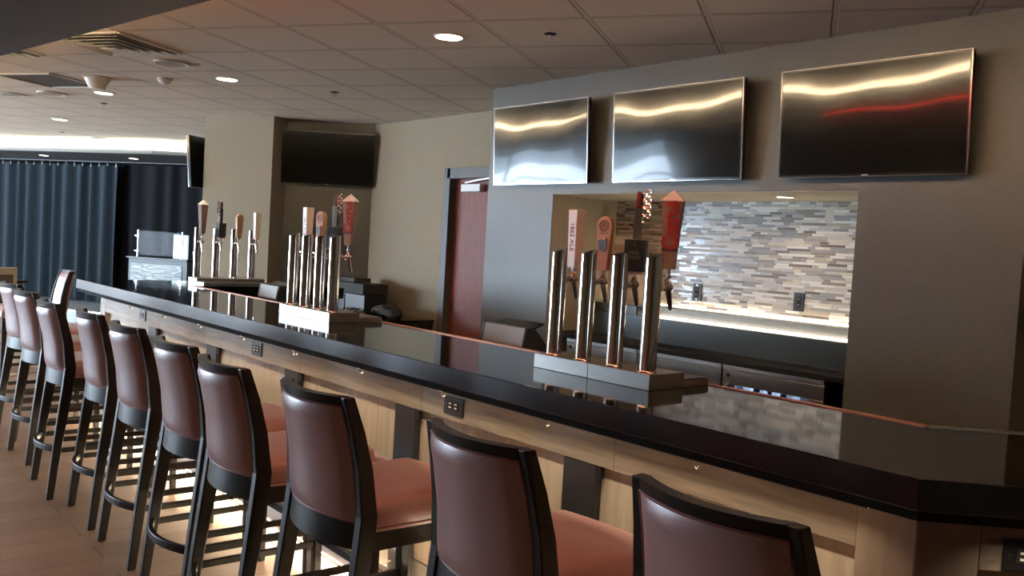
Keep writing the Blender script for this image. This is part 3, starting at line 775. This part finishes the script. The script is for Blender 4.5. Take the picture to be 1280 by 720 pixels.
# television hung off the hidden side of the column, seen edge-on
tl = tv('television hung edge-on beside the beige column, over the black drape', (3.926, 9.831, 2.243), -TH, math.radians(6), W=1.0, H=.56)

# ------------------------------------------------------------------ back bar in the niche
bc = thing('back_bar_counter', 'black back bar counter running through the mosaic niche', 'counter', (0, 0, 0))
bm = BM(); box(bm, 4.385, 4.66, NY0 + .004, NY1 - .006, .905, .936); obj('worktop', bm, mat('worktop_black', (.0045, .0045, .0045), .6, spec=.15), bc, bevel=.002)
bm = BM(); box(bm, 4.60, 4.66, NY0 + .004, NY1 - .006, 0, .904); obj('base_panel', bm, M_rubber, bc)
ts = thing('bottle_display_shelf', 'two-tier dark bottle display shelf under the mosaic, light strip on each tier', 'shelf')
ya, yb = NY0 + .006, NY1 - .008
bm = BM(); box(bm, 4.662, 4.80, ya, yb, .0, 1.098); box(bm, 4.658, 4.662, ya, yb, 1.022, 1.026); lbl(obj('tier', bm, M_teal, ts), 'dark teal lower tier')
bm = BM(); box(bm, 4.802, 5.0, ya, yb, .0, 1.168); lbl(obj('tier', bm, mat('tier_steel', (.20, .20, .19), .45, .5), ts), 'steel upper tier')
bm = BM(); box(bm, 4.770, 4.795, ya, yb, 1.0985, 1.106); obj('light_strip', bm, E_tier, ts)
bm = BM(); box(bm, 4.970, 4.995, ya, yb, 1.1685, 1.176); obj('light_strip', bm, E_tier, ts)
bm = BM(); box(bm, 4.67, 4.768, 4.10, 4.60, 1.0985, 1.163); bmesh.ops.bevel(bm, geom=list(bm.edges), offset=.006, segments=2, affect='EDGES')
tag(obj('black_tray', bm, M_black), 'black tray box on the lower display tier, far end of the niche', 'box')
t = thing('paper_box', 'pinkish cardboard box with yellow stickers against the mosaic', 'box', (4.88, 4.40, 1.1682))
obj('carton', bbox(-.06, .06, -.14, .14, 0, .42, .004), M_card, t)
bm = BM(); box(bm, -.0615, -.059, -.10, -.02, .10, .15); box(bm, -.0615, -.059, -.10, -.02, .24, .29); obj('sticker', bm, M_yellow, t)
outlet('black wall outlet on the mosaic, farther of the two', (TX - .006, 3.848, 1.287), 0, True)
outlet('black wall outlet on the mosaic, nearer of the two', (TX - .006, 3.050, 1.287), 0, True)
# under-counter coolers
def cooler(label, y0, y1, lit):
    t = thing('bottle_cooler', label, 'cooler', (4.40, (y0 + y1) / 2, 0), 0, 'under-counter coolers')
    w2 = (y1 - y0) / 2 - .003
    bm = BM(); box(bm, .03, .195, -w2, w2, .05, .90); obj('cabinet', bm, M_dsteel, t)
    obj('top_rail', bbox(-.004, .03, -w2, w2, .878, .902, .003), M_alum, t)
    bm = BM()
    z0, z1, m = .12, .79, .09
    for b_ in ((-w2, w2, z1, .875), (-w2, w2, .06, z0), (-w2, -w2 + m, z0, z1), (w2 - m, w2, z0, z1)): box(bm, 0, .028, *b_)
    dr = obj('door', bm, M_brush, t, bevel=.002)
    bm = BM(); box(bm, .008, .014, -w2 + m, w2 - m, z0, z1); obj('glass', bm, MATS['cooler_glass'], dr)
    bm = BM(); lathe(bm, [(.001, -.008), (.012, -.008), (.013, -.004), (.013, 0)], (0, w2 - .045, .845), 'x', 14); obj('lock', bm, M_chrome, dr)
    bm = BM(); tube(bm, [(-.008, w2 - .05, .80), (-.035, w2 - .05, .78), (-.035, w2 - .05, .40), (-.008, w2 - .05, .38)], .008, 8); obj('handle', bm, M_alum, dr)
    return t
mg = mat('cooler_glass', (.03, .04, .06), .05, spec=.8)
def lit_glass():
    m = mat('cooler_lit_glass', (.02, .03, .05), .06, spec=.8)
    nt, b = nodes(m); L = nt.links.new
    tc = N(nt, 'ShaderNodeTexCoord'); vz = N(nt, 'ShaderNodeTexVoronoi'); vz.inputs['Scale'].default_value = 22
    mp = N(nt, 'ShaderNodeMapping'); mp.inputs['Scale'].default_value = (1, 1, .45)
    rp = N(nt, 'ShaderNodeValToRGB'); rp.color_ramp.elements[0].position = .25; rp.color_ramp.elements[0].color = (.0, .0, .01, 1); rp.color_ramp.elements[1].position = .95; rp.color_ramp.elements[1].color = (.5, .7, 1, 1)
    L(tc.outputs['Object'], mp.inputs[0]); L(mp.outputs[0], vz.inputs['Vector']); L(vz.outputs['Color'], rp.inputs[0]); L(rp.outputs[0], b.inputs['Emission Color'])
    b.inputs['Emission Strength'].default_value = .9
    return m
MATS['cooler_lit'] = lit_glass()
c1 = cooler('stainless bottle cooler with a lit glass door, right end of the niche', 2.49, 3.16, True)
for ch in c1.children:
    if ch.name.startswith('door'):
        for g in ch.children:
            if g.name.startswith('glass'): g.data.materials[0] = MATS['cooler_lit']
c2 = copy_tree(c1); c2.location = (4.40, 3.50, 0); c2['label'] = 'stainless bottle cooler behind the near tap tower, second from the right'
c3 = copy_tree(c1); c3.location = (4.40, 4.172, 0); c3['label'] = 'stainless bottle cooler at the far left end of the niche, third from the right'

for c_ in (c2, c3):
    for ch in [o_ for o_ in bpy.data.objects if o_.parent == c_ and o_.name.startswith('door')]:
        for g in [o_ for o_ in bpy.data.objects if o_.parent == ch and o_.name.startswith('glass')]:
            g.data = g.data.copy(); g.data.materials[0] = MATS['cooler_glass']
# terminals behind the bar
def terminal(label, loc, rz, L_=.36, wd=.20):
    t = thing('pos_terminal', label, 'terminal', loc, rz, 'terminals behind the bar')
    bm = BM(); xprism(bm, [(0, -.25), (wd + .10, -.25), (wd + .10, -.15), (.075, .072), (.02, .075), (0, -.02)], 'y', -L_ / 2, L_ / 2); obj('housing', bm, M_black, t, bevel=.004)
    bm = BM(); xprism(bm, [(-.004, -.03), (-.004, -.02), (.014, .073), (.020, .073), (.002, -.03)], 'y', -L_ / 2 + .01, L_ / 2 - .035); obj('back_cover', bm, MATS.get('terminal_grey') or mat('terminal_grey', (.23, .23, .24), .32), t, bevel=.002)
    bm = BM(); xprism(bm, [(.06, .074), (.13, .098), (.135, .090), (.065, .066)], 'y', -L_ / 2 - .0, L_ / 2 - .06); obj('screen', bm, M_bezel, t)
    bm = BM(); box(bm, .02, .10, -L_ / 2 + .05, L_ / 2 - .05, -.32, -.25); obj('stand', bm, M_black, t)
    return t
# work shelf behind the bar carrying the terminals
ws = thing('work_shelf', 'low steel work shelf behind the bar top', 'shelf', BO, BR)
obj('shelf_board', bbox(.70, 1.40, 1.8, 6.7, .70, .73, .002), M_brush, ws)
for yy in (1.9, 4.2, 6.6):
    for xx in (.73, 1.37):
        bm = BM(); tube(bm, [(xx, yy, 0), (xx, yy, .70)], .018, 8); obj('leg', bm, M_alum, ws)
terminal('dark terminal with grey sloped back beside the near tap tower', (2.93, 3.49, 1.05), BR)
terminal('dark terminal with pale sloped back beside the middle tap tower', (3.00, 6.42, 1.05), BR - .03)

# counter along the door wall with the dark machine, bag and crumpled foil
sb = thing('side_counter', 'dark side counter along the beige door wall', 'counter')
bm = BM(); box(bm, 4.35, 5.0, 6.98, 8.2, .74, .77); obj('worktop', bm, M_granite, sb)
bm = BM(); box(bm, 4.42, 5.0, 7.0, 8.15, 0, .739); obj('cabinet', bm, M_rubber, sb)
t = thing('receipt_machine', 'black boxy machine on the side counter behind the middle tap tower', 'machine', (4.66, 7.86, .7705))
obj('lower_box', bbox(-.10, .16, -.30, .26, 0, .19, .006), M_black, t)
obj('upper_box', bbox(-.13, .16, -.32, .27, .195, .30, .008), M_rubber, t)
obj('top_unit', bbox(-.05, .15, .0, .28, .30, .345, .006), M_rubber, t)
lbl(obj('side_panel', bbox(-.108, -.10, .08, .20, .01, .18, .002), M_dsteel, t), 'grey panel')
bm = BM(); box(bm, -.134, -.129, .05, .08, .205, .215); obj('status_light', bm, M_white, t)
# soft bag
bm = BM()
bmesh.ops.create_uvsphere(bm, u_segments=24, v_segments=14, radius=1)
for v in bm.verts:
    x_, y_, z_ = v.co; s = .012 * math.sin(9 * y_ + 3 * z_) + .010 * math.sin(14 * x_ + 5 * y_)
    v.co = (x_ * .11, y_ * .24, max(-.052, (z_ * .055) + s + .012 * math.cos(4 * y_)) + .052)
tag(obj('soft_bag', bm, M_rubber, None, (4.66, 7.30, .7705), smooth=True), 'black slumped bag lying on the side counter', 'bag')
bm = BM(); bmesh.ops.create_icosphere(bm, subdivisions=3, radius=1)
for v in bm.verts:
    k = 1 + .35 * math.sin(11 * v.co.x + 7 * v.co.y) * math.cos(9 * v.co.z + 5 * v.co.x)
    v.co = Vector((v.co.x * .09, v.co.y * .15, max(-.03, v.co.z * .035) + .03)) * k
tag(obj('crumpled_foil', bm, M_chrome, None, (4.42, 7.55, .7705)), 'crumpled silver wrapping in front of the black machine', 'wrapping')

# ------------------------------------------------------------------ ceiling fixtures
def downlight(label, x_, y_, z=CE, r=.080):
    t = thing('downlight', label, 'ceiling light', (x_, y_, z), 0, 'round recessed downlights')
    bm = BM(); lathe(bm, [(r, -.001), (r + .012, -.001), (r + .012, -.006), (r + .004, -.008), (r, -.006)], (0, 0, 0), 'z', 28); obj('trim_ring', bm, M_vent, t, smooth=True)
    bm = BM(); lathe(bm, [(.001, -.003), (r, -.003), (r, -.0065), (.001, -.0075)], (0, 0, 0), 'z', 28); obj('lens', bm, E_lamp, t)
    return t
DL = [(3.073, 4.294), (2.851, 7.004), (2.442, 8.89), (2.748, 11.78)]
labs = ['round recessed downlight nearest the wall televisions', 'round recessed downlight above the middle of the bar, second nearest', 'round recessed downlight by the square return grille', 'round recessed downlight nearest the far cove light']
lamp_pts = []
d0 = downlight(labs[0], *DL[0])
for p, l in zip(DL[1:], labs[1:]):
    c = copy_tree(d0); c.location = (p[0], p[1], CE); c['label'] = l
lamp_pts += [(p[0], p[1], CE - .02) for p in DL]
for p, l in (((3.372, 15.36), 'small downlight in the far soffit over the left of the curtain'), ((4.30, 13.99), 'small downlight in the far soffit over the right of the curtain')):
    c = copy_tree(d0); c.location = (p[0], p[1], 2.5225); c['label'] = l; c.scale = (.8, .8, 1)
c = copy_tree(d0); c.location = (4.62, 2.96, NZ1 - .004); c['label'] = 'small downlight inside the mosaic niche'; c.scale = (.6, .6, 1)
def sprinkler(label, x_, y_):
    t = thing('sprinkler_head', label, 'sprinkler', (x_, y_, CE), 0, 'ceiling sprinkler heads')
    bm = BM(); lathe(bm, [(.002, -.001), (.034, -.001), (.036, -.005), (.014, -.008), (.012, -.010)], (0, 0, 0), 'z', 18); obj('escutcheon', bm, M_dsteel, t, smooth=True)
    bm = BM(); lathe(bm, [(.009, -.010), (.009, -.022), (.004, -.024), (.004, -.034), (.014, -.036), (.014, -.038), (.002, -.039)], (0, 0, 0), 'z', 14); obj('deflector', bm, M_alum, t, smooth=True)
    return t
s0 = sprinkler('sprinkler head nearest the wall televisions', 3.384, 3.749)
for p, l in (((3.679, 6.748), 'sprinkler head above the corner by the door'), ((2.657, 9.661), 'sprinkler head near the round downlight by the return grille'), ((3.173, 13.449), 'sprinkler head nearest the far cove light')):
    c = copy_tree(s0); c.location = (p[0], p[1], CE); c['label'] = l
def speaker(label, x_, y_, r=.13):
    t = thing('ceiling_speaker', label, 'speaker', (x_, y_, CE), 0, 'round ceiling speakers')
    bm = BM(); lathe(bm, [(r * .86, -.001), (r, -.001), (r, -.010), (r * .93, -.016), (r * .86, -.012)], (0, 0, 0), 'z', 30); obj('rim', bm, M_vent, t, smooth=True)
    bm = BM(); lathe(bm, [(.002, -.002), (r * .86, -.002), (r * .86, -.011), (.002, -.016)], (0, 0, 0), 'z', 30); obj('grille', bm, MATS.get('speaker_cloth') or mat('speaker_cloth', (.36, .33, .28), .8), t, smooth=True)
    return t
sp0 = speaker('round ceiling speaker beside the square air diffuser', 2.309, 6.713)
for p, l in (((2.121, 9.427), 'round ceiling speaker past the return grille'), ((1.871, 9.931), 'round ceiling speaker at the far left, beside another'), ((3.68, 13.65), 'round ceiling speaker close to the far cove light')):
    c = copy_tree(sp0); c.location = (p[0], p[1], CE); c['label'] = l
t = thing('smoke_detector', 'small white smoke detector near the second downlight', 'detector', (2.523, 7.491, CE))
bm = BM(); lathe(bm, [(.06, -.001), (.062, -.015), (.055, -.020)], (0, 0, 0), 'z', 24); obj('base_ring', bm, M_vent, t, smooth=True)
bm = BM(); lathe(bm, [(.046, -.018), (.044, -.034), (.030, -.046), (.004, -.048)], (0, 0, 0), 'z', 24); obj('dome', bm, M_white, t, smooth=True)
t = thing('camera_dome', 'flared white dome fixture beside the return grille', 'dome fixture', (2.148, 8.019, CE))
bm = BM(); lathe(bm, [(.115, -.001), (.118, -.008), (.105, -.014)], (0, 0, 0), 'z', 28); obj('base_ring', bm, M_vent, t, smooth=True)
bm = BM(); lathe(bm, [(.105, -.012), (.088, -.045), (.070, -.085), (.058, -.098), (.004, -.100)], (0, 0, 0), 'z', 28); obj('cone', bm, M_ivory, t, smooth=True)
def diffuser(label, a, b_):
    t = thing('air_diffuser', label, 'vent', grid(a, b_, CE), -TH, 'square louvred ceiling diffusers')
    bm = BM(); h = .298
    box(bm, -h, h, -h, h, -.006, -.001); obj('back_plate', bm, M_ventdark, t)
    bm = BM()
    for s in (-1, 1): box(bm, -h, h, s * h - .012, s * h + .012, -.016, -.002); box(bm, s * h - .012, s * h + .012, -h, h, -.016, -.002)
    obj('outer_frame', bm, M_vent, t, bevel=.002)
    for k in range(4):   # stepped square louvre rings, each flaring outward
        r0 = .275 - k * .055; z0 = -.008 - k * .006; r1 = r0 - .045; z1 = z0 - .018
        bm = BM(); A_ = [(-1, -1), (1, -1), (1, 1), (-1, 1)]
        o1 = [bm.verts.new((a_ * r0, c_ * r0, z1 + .0)) for a_, c_ in A_]; i1 = [bm.verts.new((a_ * r1, c_ * r1, z0)) for a_, c_ in A_]
        o2 = [bm.verts.new((a_ * r0, c_ * r0, z1 + .003)) for a_, c_ in A_]; i2 = [bm.verts.new((a_ * r1, c_ * r1, z0 + .003)) for a_, c_ in A_]
        for q_ in range(4):
            n_ = (q_ + 1) % 4
            bm.faces.new((o1[q_], o1[n_], i1[n_], i1[q_])); bm.faces.new((o2[q_], o2[n_], i2[n_], i2[q_]))
            bm.faces.new((o1[q_], o1[n_], o2[n_], o2[q_])); bm.faces.new((i1[q_], i1[n_], i2[n_], i2[q_]))
        obj('louvre', bm, M_vent, t)
    obj('centre_plate', bbox(-.06, .06, -.06, .06, -.050, -.044, .001), M_vent, t)
    return t
f0 = diffuser('square louvred air diffuser in the ceiling beside the dark soffit edge', -4.54, 4.83)
c = copy_tree(f0); c.location = grid(-5.76, 4.83, CE); c['label'] = 'square air diffuser almost hidden behind the soffit edge'
t = thing('return_grille', 'square dark return air grille in the ceiling', 'vent', grid(-6.37, 6.05, CE), -TH)
bm = BM(); box(bm, -.29, .29, -.29, .29, -.004, -.001); obj('mesh_panel', bm, M_ventdark, t)
bm = BM()
for s in (-1, 1): box(bm, -.305, .305, s * .297 - .010, s * .297 + .010, -.014, -.001); box(bm, s * .297 - .010, s * .297 + .010, -.305, .305, -.014, -.001)
obj('outer_frame', bm, M_vent, t)

# ------------------------------------------------------------------ far end of the room
def curtain(name, label, a0, a1, b_, z0, z1, m, pitch, amp, group=None, hooks=0, loc=None):
    t = thing(name, label, 'curtain', (0, 0, 0), -TH, group)
    bm = BM(); n = int((a1 - a0) / pitch * 12); F, K_ = [], []
    for i in range(n + 1):
        a = a0 + (a1 - a0) * i / n; ph = 2 * PI * (a - a0) / pitch
        y = amp * math.sin(ph + .6 * math.sin(ph * .37)) + .35 * amp * math.sin(ph * .31 + 1)
        zb = z0 + .012 * math.sin(ph * .8)
        F.append((bm.verts.new((a, b_ + y * .6, z1)), bm.verts.new((a, b_ + y, (z0 + z1) / 2)), bm.verts.new((a, b_ + y * 1.15, zb))))
        K_.append((bm.verts.new((a, b_ + y * .6 + .006, z1)), bm.verts.new((a, b_ + y + .006, (z0 + z1) / 2)), bm.verts.new((a, b_ + y * 1.15 + .006, zb))))
    for S in (F, K_):
        for p, r_ in zip(S, S[1:]):
            for j in (0, 1): bm.faces.new((p[j], r_[j], r_[j + 1], p[j + 1]))
    for i in range(n):
        for j in (0, 2): bm.faces.new((F[i][j], F[i + 1][j], K_[i + 1][j], K_[i][j]))
    for i in (0, n):
        for j in (0, 1): bm.faces.new((F[i][j], F[i][j + 1], K_[i][j + 1], K_[i][j]))
    fab = obj('fabric', bm, m, t, smooth=True)
    for k in range(hooks):
        a = a0 + .04 + (a1 - a0 - .08) * k / (hooks - 1)
        bm = BM(); box(bm, a - .007, a + .007, b_ - .03, b_ - .018, z1 - .03, z1 + .035); obj('hook', bm, M_chrome, t)
    return t
curtain('stage_curtain', 'slate blue pleated curtain hanging across the stage', -15.6, -10.72, 11.6, .222, 2.46, M_curtain, .26, .055, hooks=29)
curtain('black_drape', 'black drape to the right of the blue curtain', -10.75, -6.6, 11.74, .225, 2.50, M_drape, .35, .04)
t = thing('curtain_track', 'steel curtain track under the far soffit', 'track', (0, 0, 0), -TH)
bm = BM(); box(bm, -16, -8.5, 11.57, 11.61, 2.508, 2.5215); obj('rail', bm, M_dsteel, t)
bm = BM(); box(bm, -20, -9.2, 10.45, 12.28, 0, .185); sp_ = obj('stage_platform', bm, M_stage, None, None, -TH); tag(sp_, 'low pale stage platform under the blue curtain', 'stage')
bm = BM(); box(bm, -20, -9.2, 10.40, 10.452, .165, .1995); obj('nosing', bm, M_alum, sp_)
bm = BM(); box(bm, -20, -9.2, 10.452, 12.28, .1852, .20); obj('deck', bm, M_stage, sp_)
# striped carpet before the stage
RUG = [mat('runner_%d' % i, c, .9) for i, c in enumerate([(.40, .29, .19), (.20, .12, .07), (.38, .27, .18), (.25, .11, .09)])]
bm = BM(); b0 = 6.0; wd = .62; k = 0
while b0 < 9.7:
    box(bm, -11.5, -7.2, b0, b0 + wd, .0005, .006, k % 4); b0 += wd; k += 1; wd = (.62, .38, .62, .5)[k % 4]
rr = obj('striped_runner', bm, RUG, None, None, -TH); tag(rr, 'striped tan and rust carpet on the floor before the stage', 'carpet')
# host counter with mosaic front and glass guard
hc = thing('service_counter', 'small service counter with pale mosaic front at the dark far end', 'counter', grid(-8.35, 9.95), -TH)
obj('cabinet', bbox(-.62, .36, 0, .5, 0, 1.06, .004), M_cgrey, hc)
bm = BM(); z = .45
while z < .985:
    x_ = -.58
    while x_ < .27:
        ln = random.choice((.05, .08, .11, .14)); x1 = min(x_ + ln, .28)
        box(bm, x_ + .001, x1 - .001, -.008, .001, z + .001, z + .015, random.choice((1, 1, 2, 2, 3, 6))); x_ = x1
    z += .0165
lbl(obj('mosaic_panel', bm, [mat('station_tile_%d' % i, c, .4) for i, c in enumerate([(.30, .34, .34), (.36, .40, .40), (.24, .27, .27), (.20, .22, .22), (.3, .3, .3), (.2, .2, .2), (.16, .18, .18)])], hc), 'pale mosaic panel')
obj('top', bbox(-.64, .38, -.03, .52, 1.061, 1.085, .003), M_black, hc)
gg = thing('glass_guard', 'glass sneeze guard on chrome posts, standing on the far service counter', 'glass guard', grid(-8.35, 9.95, 1.0855), -TH)
for s in (-.50, .24):
    bm = BM(); tube(bm, [(s, .03, 0), (s, .03, .37)], .010, 10)
    for zz in (.08, .29): box(bm, s - .03, s + .03, .005, .03, zz - .006, zz + .006)
    obj('post', bm, M_chrome, gg, smooth=False)
bm = BM(); box(bm, -.49, .23, .008, .014, .03, .36); obj('glass_pane', bm, M_glass, gg)
bm = BM(); box(bm, -.06, .17, .22, .25, 0, .33); tag(obj('menu_board', bm, mat('reflection_glow', (.7, .78, .8), .5, emit=(.8, .95, 1), es=.55), None, grid(-8.35, 9.95, 1.0855), -TH), 'glowing white panel standing in for the window reflection in the glass guard', 'reflection panel')  # added glowing panel, imitates daylight mirrored in the guard glass
bm = BM(); lathe(bm, [(.045, 0), (.055, .10), (.055, .11), (.05, .11), (.042, .01)], (0, 0, 0), 'z', 16)
gx = grid(-8.04, 10.2, 1.0855); tag(obj('napkin_holder', bm, M_brush, None, gx), 'small grey holder at the right end of the far service counter', 'holder')

# dining set at the far left
def dining_chair(label, loc, rz):
    t = thing('dining_chair', label, 'chair', loc, rz)
    for sx_ in (-1, 1):
        for sy_ in (-1, 1):
            bm = BM(); sweep(bm, [(sx_ * .22, sy_ * .22, 0), (sx_ * .21, sy_ * .21, .42)], (.04, .04), (0, 1, 0), [.8, 1]); obj('leg', bm, M_frame, t)
    obj('seat', bbox(-.245, .245, -.245, .245, .42, .50, .02, 3), M_mauve, t, smooth=True)
    bm = BM()
    for y0, y1, z0, z1 in ((-.245, -.20, .50, .955), (.20, .245, .50, .955), (-.20, .20, .875, .955)): box(bm, -.25, -.20, y0, y1, z0, z1)
    obj('back_frame', bm, M_linen, t, bevel=.008)
    obj('back_panel', bbox(-.245, -.205, -.199, .199, .46, .874, .008), M_greyfab, t)
    return t
dc = dining_chair('linen framed dining chair before the blue curtain, at the far left', (1.90, 11.33, .0085), math.radians(118))
t = thing('dining_table', 'dark dining table behind the farthest bar stools', 'table', (1.95, 12.1, .0075), -TH)
obj('table_top', bbox(-.40, .40, -.40, .40, .735, .765, .006), M_frame, t)
bm = BM(); tube(bm, [(0, 0, .03), (0, 0, .735)], .04, 12); obj('pedestal', bm, M_black, t)
bm = BM(); lathe(bm, [(.25, 0), (.25, .012), (.06, .03), (.04, .04)], (0, 0, 0), 'z', 24); obj('foot', bm, M_black, t)

# ------------------------------------------------------------------ lamps
def light(name, typ, loc, energy, col, rot=(0, 0, 0), **k):
    l = bpy.data.lights.new(name, typ); l.energy = energy; l.color = col
    for a, v in k.items(): setattr(l, a, v)
    o = bpy.data.objects.new(name, l); COL.objects.link(o); o.location = loc; o.rotation_euler = rot; return o
WARM = (1.0, .78, .52)
for i, p in enumerate(lamp_pts):
    light('downlight_lamp', 'SPOT', p, 42, WARM, spot_size=math.radians(95), spot_blend=.8, shadow_soft_size=.07)
bl = bar(.036, 4.22)
light('bar_edge_lamp', 'AREA', (bl[0], bl[1], .9655), 10, (1, .82, .60), (0, 0, BR), shape='RECTANGLE', size=.012, size_y=6.4, spread=math.radians(112))
bl = bar(AP + .008, 4.2)
light('toe_lamp', 'AREA', (bl[0], bl[1], .066), 36, (1, .84, .58), (0, math.radians(62), BR), shape='RECTANGLE', size=.012, size_y=6.2)
bq = .036 + 1.0 * q; by = .872 + .036 * math.tan(PI / 8) - 1.0 * q; bl = bar(bq, by)
light('bar_edge_lamp', 'AREA', (bl[0], bl[1], .9655), 2.4, (1, .82, .60), (0, 0, BR + PI / 4), shape='RECTANGLE', size=.012, size_y=1.6, spread=math.radians(112))
light('niche_lamp', 'SPOT', (4.62, 2.96, NZ1 - .02), 9, (1, .86, .66), spot_size=math.radians(150), spot_blend=.9, shadow_soft_size=.04)
for x_ in (-1.1, -2.9):  # unseen fill lamps added on the dining side to lift the stool backs
    for y_ in (.3, 2.5, 4.7, 6.9):
        light('dining_fill_lamp', 'SPOT', (x_, y_, SZ - .02), 26, (1, .82, .70), spot_size=math.radians(130), spot_blend=.9, shadow_soft_size=.07)
w_ = bpy.data.worlds.new('world'); SC.world = w_; w_.use_nodes = True
w_.node_tree.nodes['Background'].inputs[0].default_value = (.5, .6, .8, 1); w_.node_tree.nodes['Background'].inputs[1].default_value = .2

SC.view_settings.view_transform = 'Standard'; SC.view_settings.look = 'None'
SC.view_settings.exposure = 0.5; SC.view_settings.gamma = 1.0
try: SC.view_settings.use_curve_mapping = False
except Exception: pass
try:
    SC.cycles.max_bounces = 8; SC.cycles.use_denoising = True
except Exception: pass
